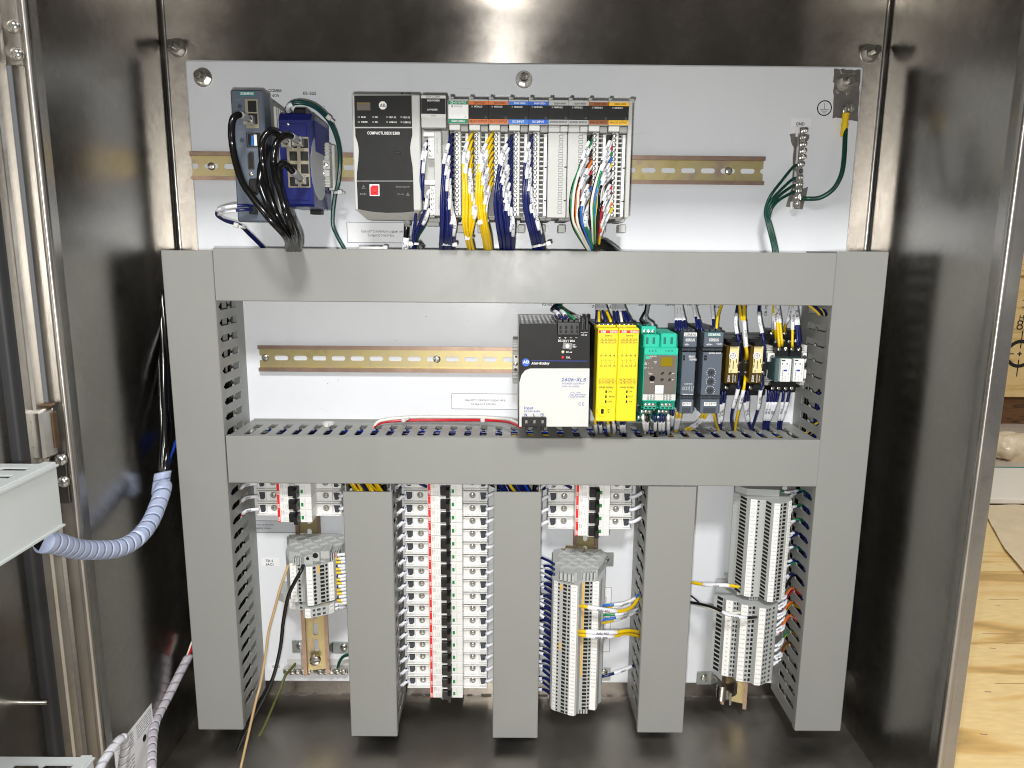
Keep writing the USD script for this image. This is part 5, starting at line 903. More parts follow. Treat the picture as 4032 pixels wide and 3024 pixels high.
def ice_relay(label, dx, x0=1466):
    t = Thing('ice_cube_relay', label, 'relay', (at('G4', 1500 + dx, 750, 60)[0], 10, 8), 'white faced relays in black sockets')
    so = t.part('socket', [fb('G4', 1405 + dx, 555, 1545 + dx, 960, 8, 30, .8), fb('G4', 1425 + dx, 552, 1548 + dx, 664, 28, 66, .8), fb('G4', 1340 + dx * 1.1, 385, 1490 + dx * 1.1, 490, 8, 40, .8), fb('G4', 1390 + dx, 480, 1530 + dx, 560, 20, 54, .8), fb('G4', 1372 + dx * .9, 908, 1500 + dx * .9, 1010, 20, 60, .8)], 'black_plastic', smooth=False)
    for x, y, d in ((1450, 575, 66), (1515, 572, 66), (1378, 415, 40), (1460, 408, 40), (1420, 500, 54), (1490, 495, 54), (1385, 970, 60), (1445, 968, 60)): p = at('G4', x + dx, y, d); t.part('terminal_screw', screw(p[0], p[1], d, 2.5, x % 180, 1.2, 10), 'nickel', so)
    t.part('relay_case', fb('G4', 1410 + dx, 668, 1568 + dx, 908, 28, 84, 1), 'relay_teal_glass', smooth=False)
    f = t.part('face_plate', fb('G4', x0 + dx, 674, x0 + 104 + dx, 904, 82, 90, .8), 'white_plastic', smooth=False)
    t.part('face_window', [fb('G4', x0 + 14 + dx, 682, x0 + 46 + dx, 694, 89.8, 90.3, 0), fb('G4', x0 + 14 + dx, 715, x0 + 24 + dx, 728, 89.8, 90.3, 0), fb('G4', x0 + 58 + dx, 715, x0 + 70 + dx, 728, 89.8, 90.3, 0)], 'slate_dark', f, smooth=False); t.part('blue_window', fb('G4', x0 + 28 + dx, 780, x0 + 62 + dx, 796, 89.8, 90.3, 0), 'ink_blue', f, smooth=False)
    t.part('lettering', [ft('G4', 'Allen-Bradley', x0 + 14 + dx, 838, 12, 90, 120, 90, True), ft('G4', '24V DC', x0 + 48 + dx, 865, 8, 90, 50, 90), ft('G4', 'CAT 700-HK36Z24', x0 + 80 + dx, 800, 10, 90, 160, 90)], 'ink_grey', f, smooth=False)
ice_relay('white faced relay in a black socket, nearer the amber relays', 0)
ice_relay('white faced relay in a black socket, nearer the right duct', 131)

# ------------------------------------------------------------------ wires of row two
def ws(fr, L, label, group, r=1.75, word=None):
    for k, (m_, P, s) in enumerate(L): wire(f'{nth(k)} {label}', pts(fr, P), r, m_, s, group, word=word(k) if word else None)
UP = 118      # leaves upward behind the cover of the top duct
ws('G3', [('wire_blue', [(672, 285, 132), (655, 250, 128), (615, 205, 106), (580, 190, 84), (570, 170, 66), (610, 135, 50), (660, 95, 40)], [(14, 38)]), ('wire_blue', [(730, 285, 132), (712, 250, 128), (680, 205, 106), (640, 180, 82), (610, 150, 62), (650, 110, 46), (690, 80, 40)], [(12, 40)]), ('wire_kelly', [(800, 290, 132), (785, 262, 130), (735, 228, 110), (690, 190, 84), (650, 140, 56), (690, 90, 42)], []), ('cable_black', [(640, 180, 70), (590, 185, 74), (565, 180, 70), (600, 140, 56), (700, 90, 44)], [])], 'supply wire over the top of the power supply', 'wires over the power supply', 2.0, lambda k: '24VDC')
ws('G3', [(m_, [(x + 4, 318, 100), (x, 285, 100), (lerp(x, u, .6), 200, 80), (u, 120, 62), (u + 6, 60, 55)], [(30, 56)]) for m_, x, u in (('wire_blue', 1016, 1022), ('wire_yellow', 1042, 1042), ('wire_blue', 1106, 1066), ('wire_yellow', 1158, 1098))], 'wire into the top of the yellow relay beside the power supply', 'wires into the left yellow relay')
ws('G3', [(m_, [(x + 4, 318, 100), (x, 285, 100), (lerp(x, u, .6), 200, 80), (u, 120, 62), (u + 6, 60, 55)], [(28, 54)]) for m_, x, u in (('wire_blue', 1196, 1188), ('wire_blue', 1234, 1222), ('wire_white', 1270, 1246), ('wire_blue', 1318, 1262), ('wire_blue', 1352, 1280))], 'wire into the top of the yellow relay beside the green monitor', 'wires into the right yellow relay')
ws('G3', [('wire_black', [(1510, 350, 96), (1490, 320, 96), (1460, 285, 84), (1478, 240, 70), (1510, 180, 60), (1526, 90, 55)], []), ('wire_grey', [(1580, 350, 98), (1576, 320, 98), (1530, 285, 84), (1516, 245, 72), (1530, 170, 62), (1540, 90, 55)], [])], 'wire dropping to the top of the green monitor', 'wires on top of the green monitor')
ws('G4', [('wire_blue', [(x, 392, 84), (x - 3, 360, 82), (lerp(x, u, .55), 260, 70), (u, 130, 58), (u + 2, 60, 52)], [(16, 46)]) for x, u in ((414, 414), (448, 432), (470, 446), (520, 462))], 'blue wire into the top of the narrow slate module', 'blue wires into the narrow slate module', word=lambda k: 'TSH-L1')
ws('G4', [('wire_blue', [(628, 380, 84), (625, 350, 82), (612, 250, 70), (584, 120, 58), (580, 60, 52)], [(20, 52)]), ('wire_blue', [(676, 392, 84), (664, 355, 82), (630, 260, 70), (598, 140, 58), (590, 60, 52)], [(18, 50)]), ('wire_blue', [(800, 392, 84), (792, 350, 82), (786, 250, 70), (776, 120, 58), (776, 60, 52)], [(18, 54)]), ('wire_yellow', [(822, 392, 84), (822, 340, 82), (832, 250, 74), (858, 160, 64), (890, 60, 54)], [])], 'wire into the top of the wide slate timer', 'wires into the wide slate timer', word=lambda k: '702B')
ws('G4', [('wire_blue', [(1058, 690, 70), (1060, 600, 84), (1040, 480, 92), (1012, 330, 84), (1024, 180, 66), (1056, 60, 52)], [(46, 76)]), ('wire_yellow', [(1112, 690, 68), (1120, 600, 92), (1104, 470, 96), (1094, 330, 84), (1062, 220, 72), (1044, 60, 54)], [(36, 72)]), ('wire_yellow', [(1120, 690, 70), (1126, 620, 96), (1112, 470, 98), (1100, 320, 86), (1098, 180, 68), (1106, 60, 52)], [(40, 74)]), ('wire_blue', [(1302, 690, 70), (1300, 590, 88), (1288, 460, 92), (1254, 300, 82), (1246, 170, 66), (1258, 60, 52)], [(48, 78)])], 'wire looping up from the amber relays', 'wires looping up from the amber relays', 1.9, lambda k: '49210')
ws('G4', [('wire_blue', [(1048, 820, 70), (1042, 900, 84), (1030, 1000, 84), (985, 1160, 74), (968, 1280, 60), (982, 1370, 44), (990, 1420, 30)], [(26, 54)]), ('wire_yellow', [(1112, 820, 70), (1104, 900, 84), (1092, 980, 84), (1055, 1140, 74), (1020, 1290, 58), (1008, 1380, 44), (1010, 1430, 30)], [(28, 58)]), ('wire_blue', [(1278, 830, 70), (1272, 920, 84), (1258, 1020, 80), (1240, 1150, 72), (1206, 1280, 56), (1178, 1370, 42), (1175, 1420, 30)], [(26, 56)]), ('wire_blue', [(908, 990, 60), (900, 1060, 60), (880, 1180, 54), (866, 1300, 46), (858, 1390, 36)], [(16, 46)]), ('wire_blue', [(880, 990, 60), (872, 1080, 60), (855, 1200, 52), (850, 1310, 44), (850, 1390, 34)], [(18, 50)]), ('wire_blue', [(1132, 990, 60), (1138, 1060, 60), (1128, 1180, 54), (1140, 1300, 46), (1190, 1390, 34)], [(14, 46)]), ('wire_blue', [(1100, 990, 60), (1102, 1080, 58), (1115, 1200, 52), (1135, 1310, 44), (1180, 1400, 32)], [(16, 48)])], 'wire dropping from the amber relays to the duct', 'wires dropping from the amber relays', 1.9, lambda k: 'TSH-13')
ws('G4', [(m_, [(x, y, d), (x - 2, y - 50, d + 10), (lerp(x, u, .6), 260, 70), (u, 140, 60), (u - 4, 60, 52)], [(a_, a_ + 30)]) for m_, x, y, d, u, a_ in (('wire_yellow', 1386, 400, 44, 1394, 10), ('wire_yellow', 1418, 470, 56, 1404, 20), ('wire_yellow', 1450, 560, 68, 1412, 40), ('wire_yellow', 1478, 540, 68, 1436, 36), ('wire_yellow', 1508, 400, 44, 1566, 24), ('wire_yellow', 1584, 560, 68, 1586, 30), ('wire_blue', 1640, 560, 68, 1606, 36), ('wire_blue', 1660, 540, 60, 1620, 34))], 'wire rising from the white faced relays', 'wires rising from the white faced relays', word=lambda k: '901-24')
ws('G4', [('wire_blue', [(x, 985, 62), (x - 4, 1050, 62), (lerp(x, u, .5), 1180, 54), (u, 1310, 44), (u - 6, 1390, 34)], [(16, 46)]) for x, u in ((1342, 1296), (1378, 1320), (1412, 1336), (1438, 1344), (1492, 1444), (1546, 1470))], 'blue wire dropping from the white faced relays', 'blue wires below the white faced relays', word=lambda k: f'O-1{k + 2}0')
ws('G3', [(m_, [(x, 1290, 100), (x + 4, 1330, 92), (x + 12, 1400, 70), (u, 1460, 40), (u, 1500, 30)], [(10, 40)]) for m_, x, u in (('wire_yellow', 1002, 1012), ('wire_blue', 1050, 1030), ('wire_yellow', 1132, 1160), ('wire_white', 1186, 1170), ('wire_blue', 1262, 1330), ('wire_blue', 1290, 1340))], 'wire below the yellow relays', 'wires below the yellow relays', word=lambda k: 'MCR')
ws('G3', [(m_, [(x, 1230, 100), (x, 1275, 104), (lerp(x, u, .5), 1360, 84), (u, 1440, 54), (u, 1490, 36)], [(14, 44)]) for m_, x, u in (('wire_white', 1486, 1512), ('wire_black', 1530, 1522), ('wire_blue', 1610, 1606), ('wire_blue', 1655, 1656), ('wire_blue', 1690, 1690), ('wire_white', 1740, 1740))], 'wire below the green monitor', 'wires below the green monitor', word=lambda k: 'WEAG1')
ws('G4', [('wire_yellow', [(422, 1205, 84), (420, 1245, 80), (412, 1330, 62), (404, 1430, 40), (404, 1470, 30)], [(12, 44)]), ('wire_yellow', [(465, 1205, 84), (455, 1245, 80), (435, 1330, 62), (415, 1430, 40), (410, 1470, 30)], [(12, 44)]), ('wire_yellow', [(690, 1205, 84), (670, 1245, 78), (610, 1320, 58), (520, 1375, 40), (490, 1400, 32)], [(14, 46)]), ('wire_yellow', [(730, 1205, 84), (700, 1260, 76), (620, 1340, 56), (540, 1395, 38), (500, 1420, 30)], [(14, 46)]), ('wire_yellow', [(790, 1205, 84), (800, 1250, 78), (815, 1320, 60), (838, 1380, 42), (845, 1420, 30)], []), ('wire_blue', [(350, 1190, 80), (345, 1240, 76), (338, 1320, 60), (330, 1400, 40)], [(8, 36)]), ('wire_blue', [(385, 1190, 80), (380, 1240, 76), (372, 1320, 60), (362, 1400, 40)], [(8, 36)])], 'wire below the slate modules', 'wires below the slate modules', word=lambda k: 'TSH-13')
ws('G2', [('wire_red', [(1140, 1100, 100), (1060, 1065, 74), (960, 1050, 46), (800, 1046, 34), (560, 1046, 26), (300, 1046, 26), (120, 1052, 28), (20, 1062, 32), (-40, 1085, 36), (-62, 1120, 36)], []), ('wire_white', [(1140, 1078, 100), (1060, 1045, 74), (960, 1032, 46), (800, 1022, 34), (560, 1020, 26), (300, 1020, 26), (140, 1030, 28), (40, 1042, 32), (-25, 1060, 36), (-60, 1110, 36)], [])], 'mains wire lying on the middle duct left of the power supply', None, 2.0)
for x, y, w, o in (('G2', 205, 1030, 'left'), ('G2', 845, 1032, 'right')): tie(f'{o} tie on the red and white mains wires', at(x, y, w, 28), 4, 5.5, head=(-.5, 1.2), ang=8)
tie('open white tie at the left end of the middle duct', at('G1', 1150, 1190, 26), 7, 6, head=(0, 1.2))
q = random.Random(12)
for k in range(20):
    m_ = 'wire_yellow' if k in (3, 7, 8, 16) else 'wire_black' if k % 5 == 4 else 'wire_bright_blue' if k % 3 == 0 else 'wire_blue'; d0 = 15 + 6.8 * (k % 10); y = -42 - 6 * (k // 10) - q.uniform(0, 3)
    P = [(x, y + q.uniform(-3, 2), d0 + q.uniform(-3, 3)) for x in np.linspace(-345 + 9 * (k % 4), 345 - 30 * (k % 3), 12)]
    wire(f'{nth(k % 10)} wire from the back in the {"upper" if k < 10 else "lower"} layer inside the middle duct', P, 1.8, m_, [(60 + 37 * k % 500, 84 + 37 * k % 500)], 'wires inside the middle duct', n=6, sub=3, stuff=LOOSE)
for k in range(7):
    m_ = 'wire_yellow' if k in (0, 4) else 'wire_blue'; P = pts('G4', [(1690 + 16 * k, 60, 42), (1740 + 18 * k, 125, 46), (1830 + 14 * k, 200, 52), (1900 + 7 * k, 290, 56)]) + [(396 + 2.4 * k, 90 - 20 * j, 52 + 3 * math.sin(j + k)) for j in range(6)] + pts('G4', [(1795 + 10 * k, 1340, 50), (1740 + 12 * k, 1400, 46), (1690 + 14 * k, 1440, 40)])
    wire(f'{nth(k)} wire from the left curving down inside the right duct', P, 1.9, m_, (), 'wires inside the right duct', n=6, sub=4, stuff=LOOSE)
# ================================================================== row three: circuit breakers
def breaker_parts(t, xc, yc, rating):
    xl = xc - 55.4
    N = lambda x: xl + (at('N3', x, 460, 70)[0] + 154.7)
    hh = 8.65
    t.part('terminal_shoulder', [cb(xl, xl + 34.5, yc - 7.3, yc + 7.2, 10, 43, .8), cb(xl + .3, xl + 34, yc - 7.7, yc - 6.2, 30, 49.5, .6), cb(xl + .3, xl + 34, yc + 6.4, yc + 7.6, 30, 47, .5), bx(xl + 11.6, xl + 12.6, yc - 6.4, yc + 6.4, 42, 47)], 'breaker_white', smooth=False)
    t.part('terminal_shoulder', [cb(xl + 78, xl + 110.8, yc - 7.3, yc + 7.2, 10, 43, .8), cb(xl + 78, xl + 110.5, yc - 7.7, yc - 6.2, 30, 49.5, .6), cb(xl + 78, xl + 110.5, yc + 6.4, yc + 7.6, 30, 47, .5), bx(xl + 98.6, xl + 99.6, yc - 6.4, yc + 6.4, 42, 47)], 'breaker_white', smooth=False)
    for x0, x1 in ((xl + 2.4, xl + 10.8), (xl + 100.4, xl + 108.8)): t.part('wire_entry', ext(sbox(x0 + 3, yc - 4.6, x1 - 3, yc + 5.8).buffer(2.6) if False else Polygon([(x0, yc + 5.8), (x0 + 1.6, yc - 4.8), (x1 - 2.5, yc - 4.8), (x1, yc - 2), (x1, yc + 5.8)]), 42.8, 43.3), 'slate_dark', smooth=False)
    for x in (xl + 21.4, xl + 90.4):
        t.part('screw_hole', lathe([(0, 43.1), (3.7, 43.1), (3.8, 43.7), (4.2, 43.6), (4.3, 43)], x, yc + 1.2, 18), 'mid_grey'); t.part('terminal_screw', screw(x, yc + 1.5, 43.3, 3.0, 35 + x % 90, 1.6, 12), 'nickel')
    t.part('body', [cb(xl + 34, xl + 78.4, yc - hh, yc + hh, 10, 69.6, .5)], 'breaker_white', smooth=False)
    rs = t.part('red_stripe', bx(N(650), N(702), yc - hh + .1, yc + hh - .1, 69.5, 69.9), 'stripe_red', smooth=False); t.part('lettering', text('ABB', (N(650) + N(702)) / 2, yc - 4.2, 69.9, 2.2, 5.6, 90, True), 'ink_white', rs, smooth=False)
    t.part('rating_print', [text(rating, N(768), yc + 4.6, 69.65, 1.9, 5.0, 90), text('SU 201M', N(730), yc + 4.6, 69.65, 1.2, 5.6, 90)], 'ink_grey', smooth=False)
    t.part('fine_print', [bx(N(x), N(x) + .5, yc - 7, yc - 2, 69.6, 69.7) for x in (770, 805, 840, 858)] + [text('UL', N(825), yc + 4, 69.65, 2, 3, 90), text('+', N(1165), yc + 3.6, 69.65, 1.6, 1.8)] + [bx(N(1226), N(1226) + .2, yc - 8, yc + 8, 69.6, 69.7), bx(N(1230), N(1336), yc - .1, yc + .1, 69.6, 69.7), bx(N(1205), N(1205) + .4, yc - 4, yc + 6, 69.6, 69.7)], 'ink_pale', smooth=False)
    a, b, c, e = N(892), N(1032), N(1114), N(910)
    t.part('handle_guard', [cb(a, b, yc + 6.3, yc + 8.4, 69, 73.5, .8), cb(a, b, yc - 8.4, yc - 6.3, 69, 74.5, .8), cb(a, e, yc - 7, yc + 7, 69, 73, .8)], 'breaker_white', smooth=False)
    t.part('handle', [cb(e, b + .5, yc - 6.2, yc + 6.2, 69, 77.5, .7), hull([(x, y, d) for x, y, d in ((b, yc - 8, 69), (c, yc - 8, 69), (b, yc + 6, 69), (c, yc + 6, 69), (b, yc - 7.2, 82), (c - .6, yc - 7.2, 82), (b, yc + 3.4, 84), (c - .6, yc + 3.4, 84), (c - .4, yc + 5.6, 78), (b + 1, yc + 5.6, 78))])], 'black_plastic', smooth=False)
    t.part('trip_indicator', cb(N(1134), N(1182), yc - 4.6, yc + .2, 69.4, 70.0, .2), 'green_indicator', smooth=False)
    t.part('indicator_print', bx(N(1152), N(1162), yc - 3.2, yc - 1.4, 70, 70.1), 'teal_dark', smooth=False)
RATE = ['C20A', 'C1A', 'C3A', 'C3A', 'C3A', 'C1A', 'C2A', 'C3A', 'C2A', 'C1A', 'C1A', 'C2A', 'C2A', 'C6A', 'C6A', 'C2A', 'C2A']
brk = {}
def column(xc, ys, where, rates, group):
    for k, (y, r_) in enumerate(zip(ys, rates)):
        lab = f'white circuit breaker {where}, {nth(k, len(ys))} from the top' if k < len(ys) - 1 else f'white circuit breaker {where}, lowest of the column'
        if r_ not in brk:
            t = Thing('circuit_breaker', lab, 'circuit breaker', (xc, y, 10), group); breaker_parts(t, xc, y, r_); brk[r_] = t
        else: copy_of(brk[r_], (xc, y, 10), lab, group)
column(-99.3, [-106.6] + [-124.6 - 17.93 * k for k in range(16)], 'in the tall middle column', RATE, 'breakers of the tall middle column')
column(-293, [-108.6, -126.2, -143.8], 'in the short left column', ['C20A', 'C6A', 'C6A'], 'breakers of the short left column')
column(91.2, [-107.4, -124.9, -142.4, -159.9], 'in the short right column', ['C20A', 'C2A', 'C1A', 'C2A'], 'breakers of the short right column')
rail('short zinc rail end below the left breakers', at('H2', 674, 420, 4)[0], at('H2', 680, 468, 4)[1], -95, True, first=-2, rivets=())
rail('zinc rail behind the tall middle breaker column', -99.3, -398, -95, True, first=6)
rail('short zinc rail end below the right breakers', at('H4', 402, 450, 4)[0], at('H4', 402, 508, 4)[1], -95, True, first=-2)

# ------------------------------------------------------------------ terminal strips on angled rails
def strip(name, label, prof, ytop, ybot, n, feats, mat='terminal_grey', base=(0, 0)):
    P = np.array(prof, float); t = Thing(name, label, 'terminal strip', (P[:, 0].mean(), ybot, 10))
    pitch = (ytop - ybot) / n; poly = Polygon(prof).buffer(0)
    fx = P[:, 0]
    def spot(x):
        for a, b in zip(P[:-1], P[1:]):
            if a[0] <= x <= b[0] and b[0] - a[0] > .5: f = (x - a[0]) / (b[0] - a[0]); return lerp(a[1], b[1], f), math.atan2(b[1] - a[1], b[0] - a[0])
        return 60, 0
    def put_on(m, x, y):
        d, al = spot(x); return moved(moved(m, ry=-math.degrees(al)), (x, y, d))
    for k in range(n):
        yc = ytop - pitch * (k + .5); h = pitch / 2 - .12
        tb = t.part('terminal_block', ext_y(poly, yc - h, yc + h), mat, smooth=False)
        for kind, x0, x1, arg in feats:
            xm, w = (x0 + x1) / 2, (x1 - x0) / max(.3, math.cos(spot((x0 + x1) / 2)[1]))
            if kind == 'marker':
                t.part('marker', put_on(bx(-w / 2, w / 2, -h - .06, h + .06, -.2, .5), xm, yc), 'marker_white', tb, smooth=False)
                s = arg[k % len(arg)] if arg else ''
                if s: t.part('lettering', put_on(moved(text(s, 0, 0, 0, min(1.5, h * .6), min(w * .8, 1.15 * len(s)), depth=.08), (0, 0, .5)), xm, yc), 'ink_grey' if len(s) > 2 else 'ink', tb, smooth=False)
            elif kind == 'hole': t.part('clamp_hole', put_on(moved(cz(0, 0, -.1, .16, w / 2, 12), (0, 0, 0)), xm, yc), 'hole_black', tb, smooth=False)
            elif kind == 'slot': t.part('jumper_slot', put_on(hull([(-w / 2, -h * .62, -.1), (w / 2, -h * .8, -.1), (w / 2, h * .5, -.1), (-w / 2, h * .72, -.1), (-w / 2, -h * .62, .2), (w / 2, -h * .8, .2), (w / 2, h * .5, .2), (-w / 2, h * .72, .2)]), xm, yc), 'hole_black', tb, smooth=False)
            elif kind == 'square': t.part('clamp_hole', put_on(bx(-w / 2, w / 2, -h * .5, h * .45, -.1, .18), xm, yc), 'slate_dark', tb, smooth=False)
    return t, put_on
def end_bracket(t, prof, y0, y1, ribs=True):
    t.part('end_plate', ext_y(Polygon(prof).buffer(0), y0, y1), 'terminal_grey', smooth=False)
    if ribs:
        P = np.array(prof); x0, x1 = P[:, 0].min() + 6, P[:, 0].max() - 8; L = []
        for j in range(5):
            for i in range(8):
                x = lerp(x0, x1, i / 7.5); d = 26 + 11 * j
                if Polygon(prof).buffer(-5).contains(Point(x, d)): L.append(moved(bx(-5.5, 5.5, y1, y1 + 2.4, -.4, .4), (x, 0, d), ry=38 if (i + j) % 2 else -38, about=(x, 0, d)) if False else moved(moved(bx(-5.5, 5.5, 0, 2.4, -.4, .4), ry=38 if (i + j) % 2 else -38), (x, y1, d)))
        if L: t.part('stiffening_rib', L, 'terminal_grey', smooth=False, kind='stuff')
num = lambda p, n, s=0: [f'{p}{k + s:02d}' for k in range(n)]
dc = [(47, 14), (44, 40), (41.2, 64), (41, 80), (43, 85), (47.5, 89.5), (64, 98), (72, 100.5), (74.5, 99), (79, 88), (93, 86.5), (101, 88), (103, 86), (107, 74), (111, 70), (114, 44), (116, 40), (115, 14)]
t, on = strip('terminal_strip', 'long two level grey terminal strip in the middle with yellow jumper bars', dc, -223, -407, 35, [('marker', 43.2, 47.4, num('5', 35, 100)), ('hole', 48.0, 50.4, 0), ('slot', 54.5, 59.0, 0), ('hole', 60.4, 63.2, 0), ('marker', 64.4, 72, ['24VDC', '24VDC', '5160', '5230', '5250', '8010', '10011', '14160', '16250', 'TSH', 'TSH', ''] + ['PDS-1', 'PDS-N', 'VFD'] + num('O-1', 20)), ('slot', 83, 88.5, 0), ('hole', 89.6, 92.6, 0), ('marker', 93.4, 101, ['7020'] * 7 + ['DC COM'] * 21 + ['5090'] + [''] * 6)])
def bar(x, ya, yb, w=1.6): return on(bx(-w / 2, w / 2, yb, ya, -.3, 1.5), x, 0)
for x, ya, yb in ((81, -224, -289), (81, -290, -305), (81, -306, -358), (52.4, -224.5, -233), (52.2, -306, -316)): t.part('yellow_jumper', bar(x, ya, yb), 'amber_band', smooth=False)
end_bracket(t, [(46, 14), (42, 66), (56, 84), (72, 88), (79, 80), (100, 78), (112, 50), (118, 26), (112, 12), (60, 8)], -222.7, -212)
t.part('clamp_front', [cb(50 + 5 * k, 53.4 + 5 * k, -221, -211, 80 + 2.4 * k, 90 + 2.4 * k, .5) for k in range(4)] + [cb(80 + 4.6 * k, 82.8 + 4.6 * k, -224, -212, 80, 88, .4) for k in range(4)], 'terminal_grey', smooth=False, kind='stuff')
t.part('lower_clamp', [cb(78 + 3.6 * k, 80.4 + 3.6 * k, -414, -407.5, 70, 86, .3) for k in range(4)] + [cb(44, 90, -410, -407.4, 14, 78, .5)], 'terminal_grey', smooth=False)
tb1 = [(-320, 14), (-316, 40), (-301, 74), (-299, 79), (-291, 79), (-283.5, 79.5), (-280, 82), (-275, 90), (-267, 88.8), (-250, 77), (-244, 73), (-240, 62), (-237, 58), (-230, 52), (-226, 20)]
t, on = strip('terminal_strip', 'short grey terminal strip with N and H markers under TB-1', tb1, -204.5, -258, 10, [('marker', -299, -291, ['N', 'N', 'N', 'I-202', 'I-203', 'I-300', 'I-301', 'I-302', 'I-303', '715-23']), ('hole', -288.8, -285.6, 0), ('marker', -274.6, -267.4, ['H', 'H', '', 'O-202', 'O-203', 'O-300', 'O-301', 'O-302', 'O-303', '715-24']), ('hole', -266.6, -263.4, 0), ('slot', -259, -254.4, 0), ('hole', -253.2, -250.4, 0), ('marker', -249.6, -244.2, ['H', 'H', '', 'O-202', 'O-203', 'O-300', 'O-301', 'O-302', 'O-303', '715-24'])])
t.part('yellow_jumper', on(bx(-.8, .8, -215.5, -205, -.3, 1.5), -260.8, 0), 'amber_band', smooth=False)
end_bracket(t, [(-318, 16), (-302, 70), (-286, 74), (-276, 84), (-250, 72), (-238, 50), (-230, 16), (-262, 8)], -204.3, -192)
t.part('clamp_front', [cb(-294 + 3 * k, -292 + 3 * k, -206, -196, 72, 82, .3) for k in range(4)] + [cb(-250 + 2.6 * k, -248.4 + 2.6 * k, -205, -194, 62 - 2 * k, 74 - 2 * k, .3) for k in range(5)], 'terminal_grey', smooth=False, kind='stuff')
for x, y, r_ in ((588, 445, 3.6), (462, 495, 2.2)): p = at('N5', x, y, 85); t.part('clamp_hole', cz(p[0], p[1], 78, 85.3, r_, 14), 'hole_black', smooth=False)
t.part('clamp_block', [fb('N5', 545, 400, 655, 545, 70, 85, .5), fb('N5', 400, 470, 545, 600, 66, 85, .5), fb('N5', 670, 380, 820, 500, 60, 80, .5)], 'terminal_grey', smooth=False)
ac = [(-330, 14), (-328, 44), (-318, 52), (-308, 54), (-306, 66), (-296, 70), (-284, 71), (-281, 90), (-278, 92), (-271, 92), (-250, 82), (-244, 74), (-238, 52), (-230, 40), (-228, 14)]
strip('terminal_strip', 'two wide grey terminals just below the N and H strip', ac, -261, -274, 2, [('marker', -277.8, -271, ['901-14', '901-24']), ('square', -268.5, -265.5, 0), ('square', -263.6, -259.4, 0), ('square', -257, -253.6, 0), ('square', -291, -287.4, 0), ('marker', -305.6, -297, ['901-1', '715']), ('marker', -249.4, -245, ['901-14', '901-24'])])
ru = [(291, 14), (287, 34), (277, 58), (281, 63), (283, 67), (288, 78), (290.5, 83.5), (298, 86), (306, 86.5), (309, 86), (313, 95), (315, 99), (322, 100), (334, 93), (336, 92), (341, 88.5), (342.5, 84), (345, 60), (341, 14)]
t, on = strip('terminal_strip', 'upper right grey terminal strip with two rows of white markers', ru, -112, -244, 26, [('slot', 283.2, 287.8, 0), ('marker', 290.8, 298, ['10210']), ('hole', 298.8, 301.4, 0), ('slot', 309.4, 313, 0), ('marker', 315.2, 322, num('I-4', 10) + num('I-5', 16)), ('hole', 323, 325.6, 0), ('slot', 327.6, 332.2, 0), ('marker', 336.4, 340.8, ['I-4'])])
t.part('lower_clamp', [cb(299 + 3.2 * k, 301 + 3.2 * k, -252, -244.4, 62, 80, .3) for k in range(4)] + [cb(285, 330, -248, -244.3, 14, 74, .5)], 'terminal_grey', smooth=False)
end_bracket(t, [(289, 14), (279, 56), (290, 70), (330, 74), (342, 50), (340, 14)], -111.8, -103, False)
rl = [(274, 14), (268, 38), (259.5, 60), (262.5, 63), (268.5, 70), (270, 77), (278, 80.5), (282, 81), (284.6, 82), (286, 89.5), (294, 92), (299, 92.5), (303, 92), (306, 99), (314, 100.3), (320, 97), (333, 89), (336, 84), (338, 60), (332, 14)]
rp = ['701-1'] + num('AI-8', 8) + num('AO-9', 8)
t, on = strip('terminal_strip', 'lower right grey terminal strip with three rows of white markers', rl, -253, -361.5, 17, [('slot', 262.8, 268.2, 0), ('marker', 270.4, 278, ['SH']), ('square', 279.4, 282, 0), ('slot', 283, 286, 0), ('marker', 286.3, 294, ['701-0'] + rp[1:]), ('square', 295.4, 298.4, 0), ('slot', 300, 305.6, 0), ('marker', 306.4, 314, rp), ('square', 315.6, 318, 0), ('square', 319.4, 322, 0), ('square', 326, 328.8, 0)])

def bracket(label, fr, x0, y0, x1, y1, sx, sy, arm, r_=5.2):
    a = rect(fr, x0, y0, x1, y1, 2); t = Thing('standoff_bracket', label, 'bracket', ((a[0] + a[1]) / 2, a[2], .3)); t.part('foot', cb(*a, .3, 2.3, .4), 'zinc_blue', smooth=False)
    p = at(fr, sx, sy, 4); t.part('screw', screw(p[0], p[1], 2.3, r_, 40), 'nickel')
    if arm: t.part('arm', hull([(x, y, d) for x, d in arm for y in (a[2] + 1, a[3] - 1)]), 'nickel', smooth=False)
A_ = lambda fr, x, y: at(fr, x, y, 2)[0]
bracket('bracket left of the N and H strip top', 'N5', 125, 138, 380, 345, 250, 245, [(A_('N5', 350, 240), .4), (A_('N5', 350, 240) + 3, .4), (A_('N5', 350, 240) + 22, 34), (A_('N5', 350, 240) + 25, 34)])
bracket('bracket right of the N and H strip top', 'N5', 880, 155, 1075, 380, 1000, 262, [(A_('N5', 900, 260), .4), (A_('N5', 900, 260) - 3, .4), (A_('N5', 900, 260) - 14, 24), (A_('N5', 900, 260) - 17, 24)])
bracket('bracket left of the lower end of the left rail', 'H2', 553, 1238, 626, 1328, 606, 1282, [(A_('H2', 610, 1280), .4), (A_('H2', 610, 1280) + 3, .4), (A_('H2', 610, 1280) + 12, 40), (A_('H2', 610, 1280) + 15, 40)])
bracket('bracket right of the lower end of the left rail', 'H2', 850, 1250, 965, 1332, 925, 1292, [(A_('H2', 850, 1300), .4), (A_('H2', 850, 1300) - 3, .4), (A_('H2', 850, 1300) - 14, 30), (A_('H2', 850, 1300) - 17, 30)])
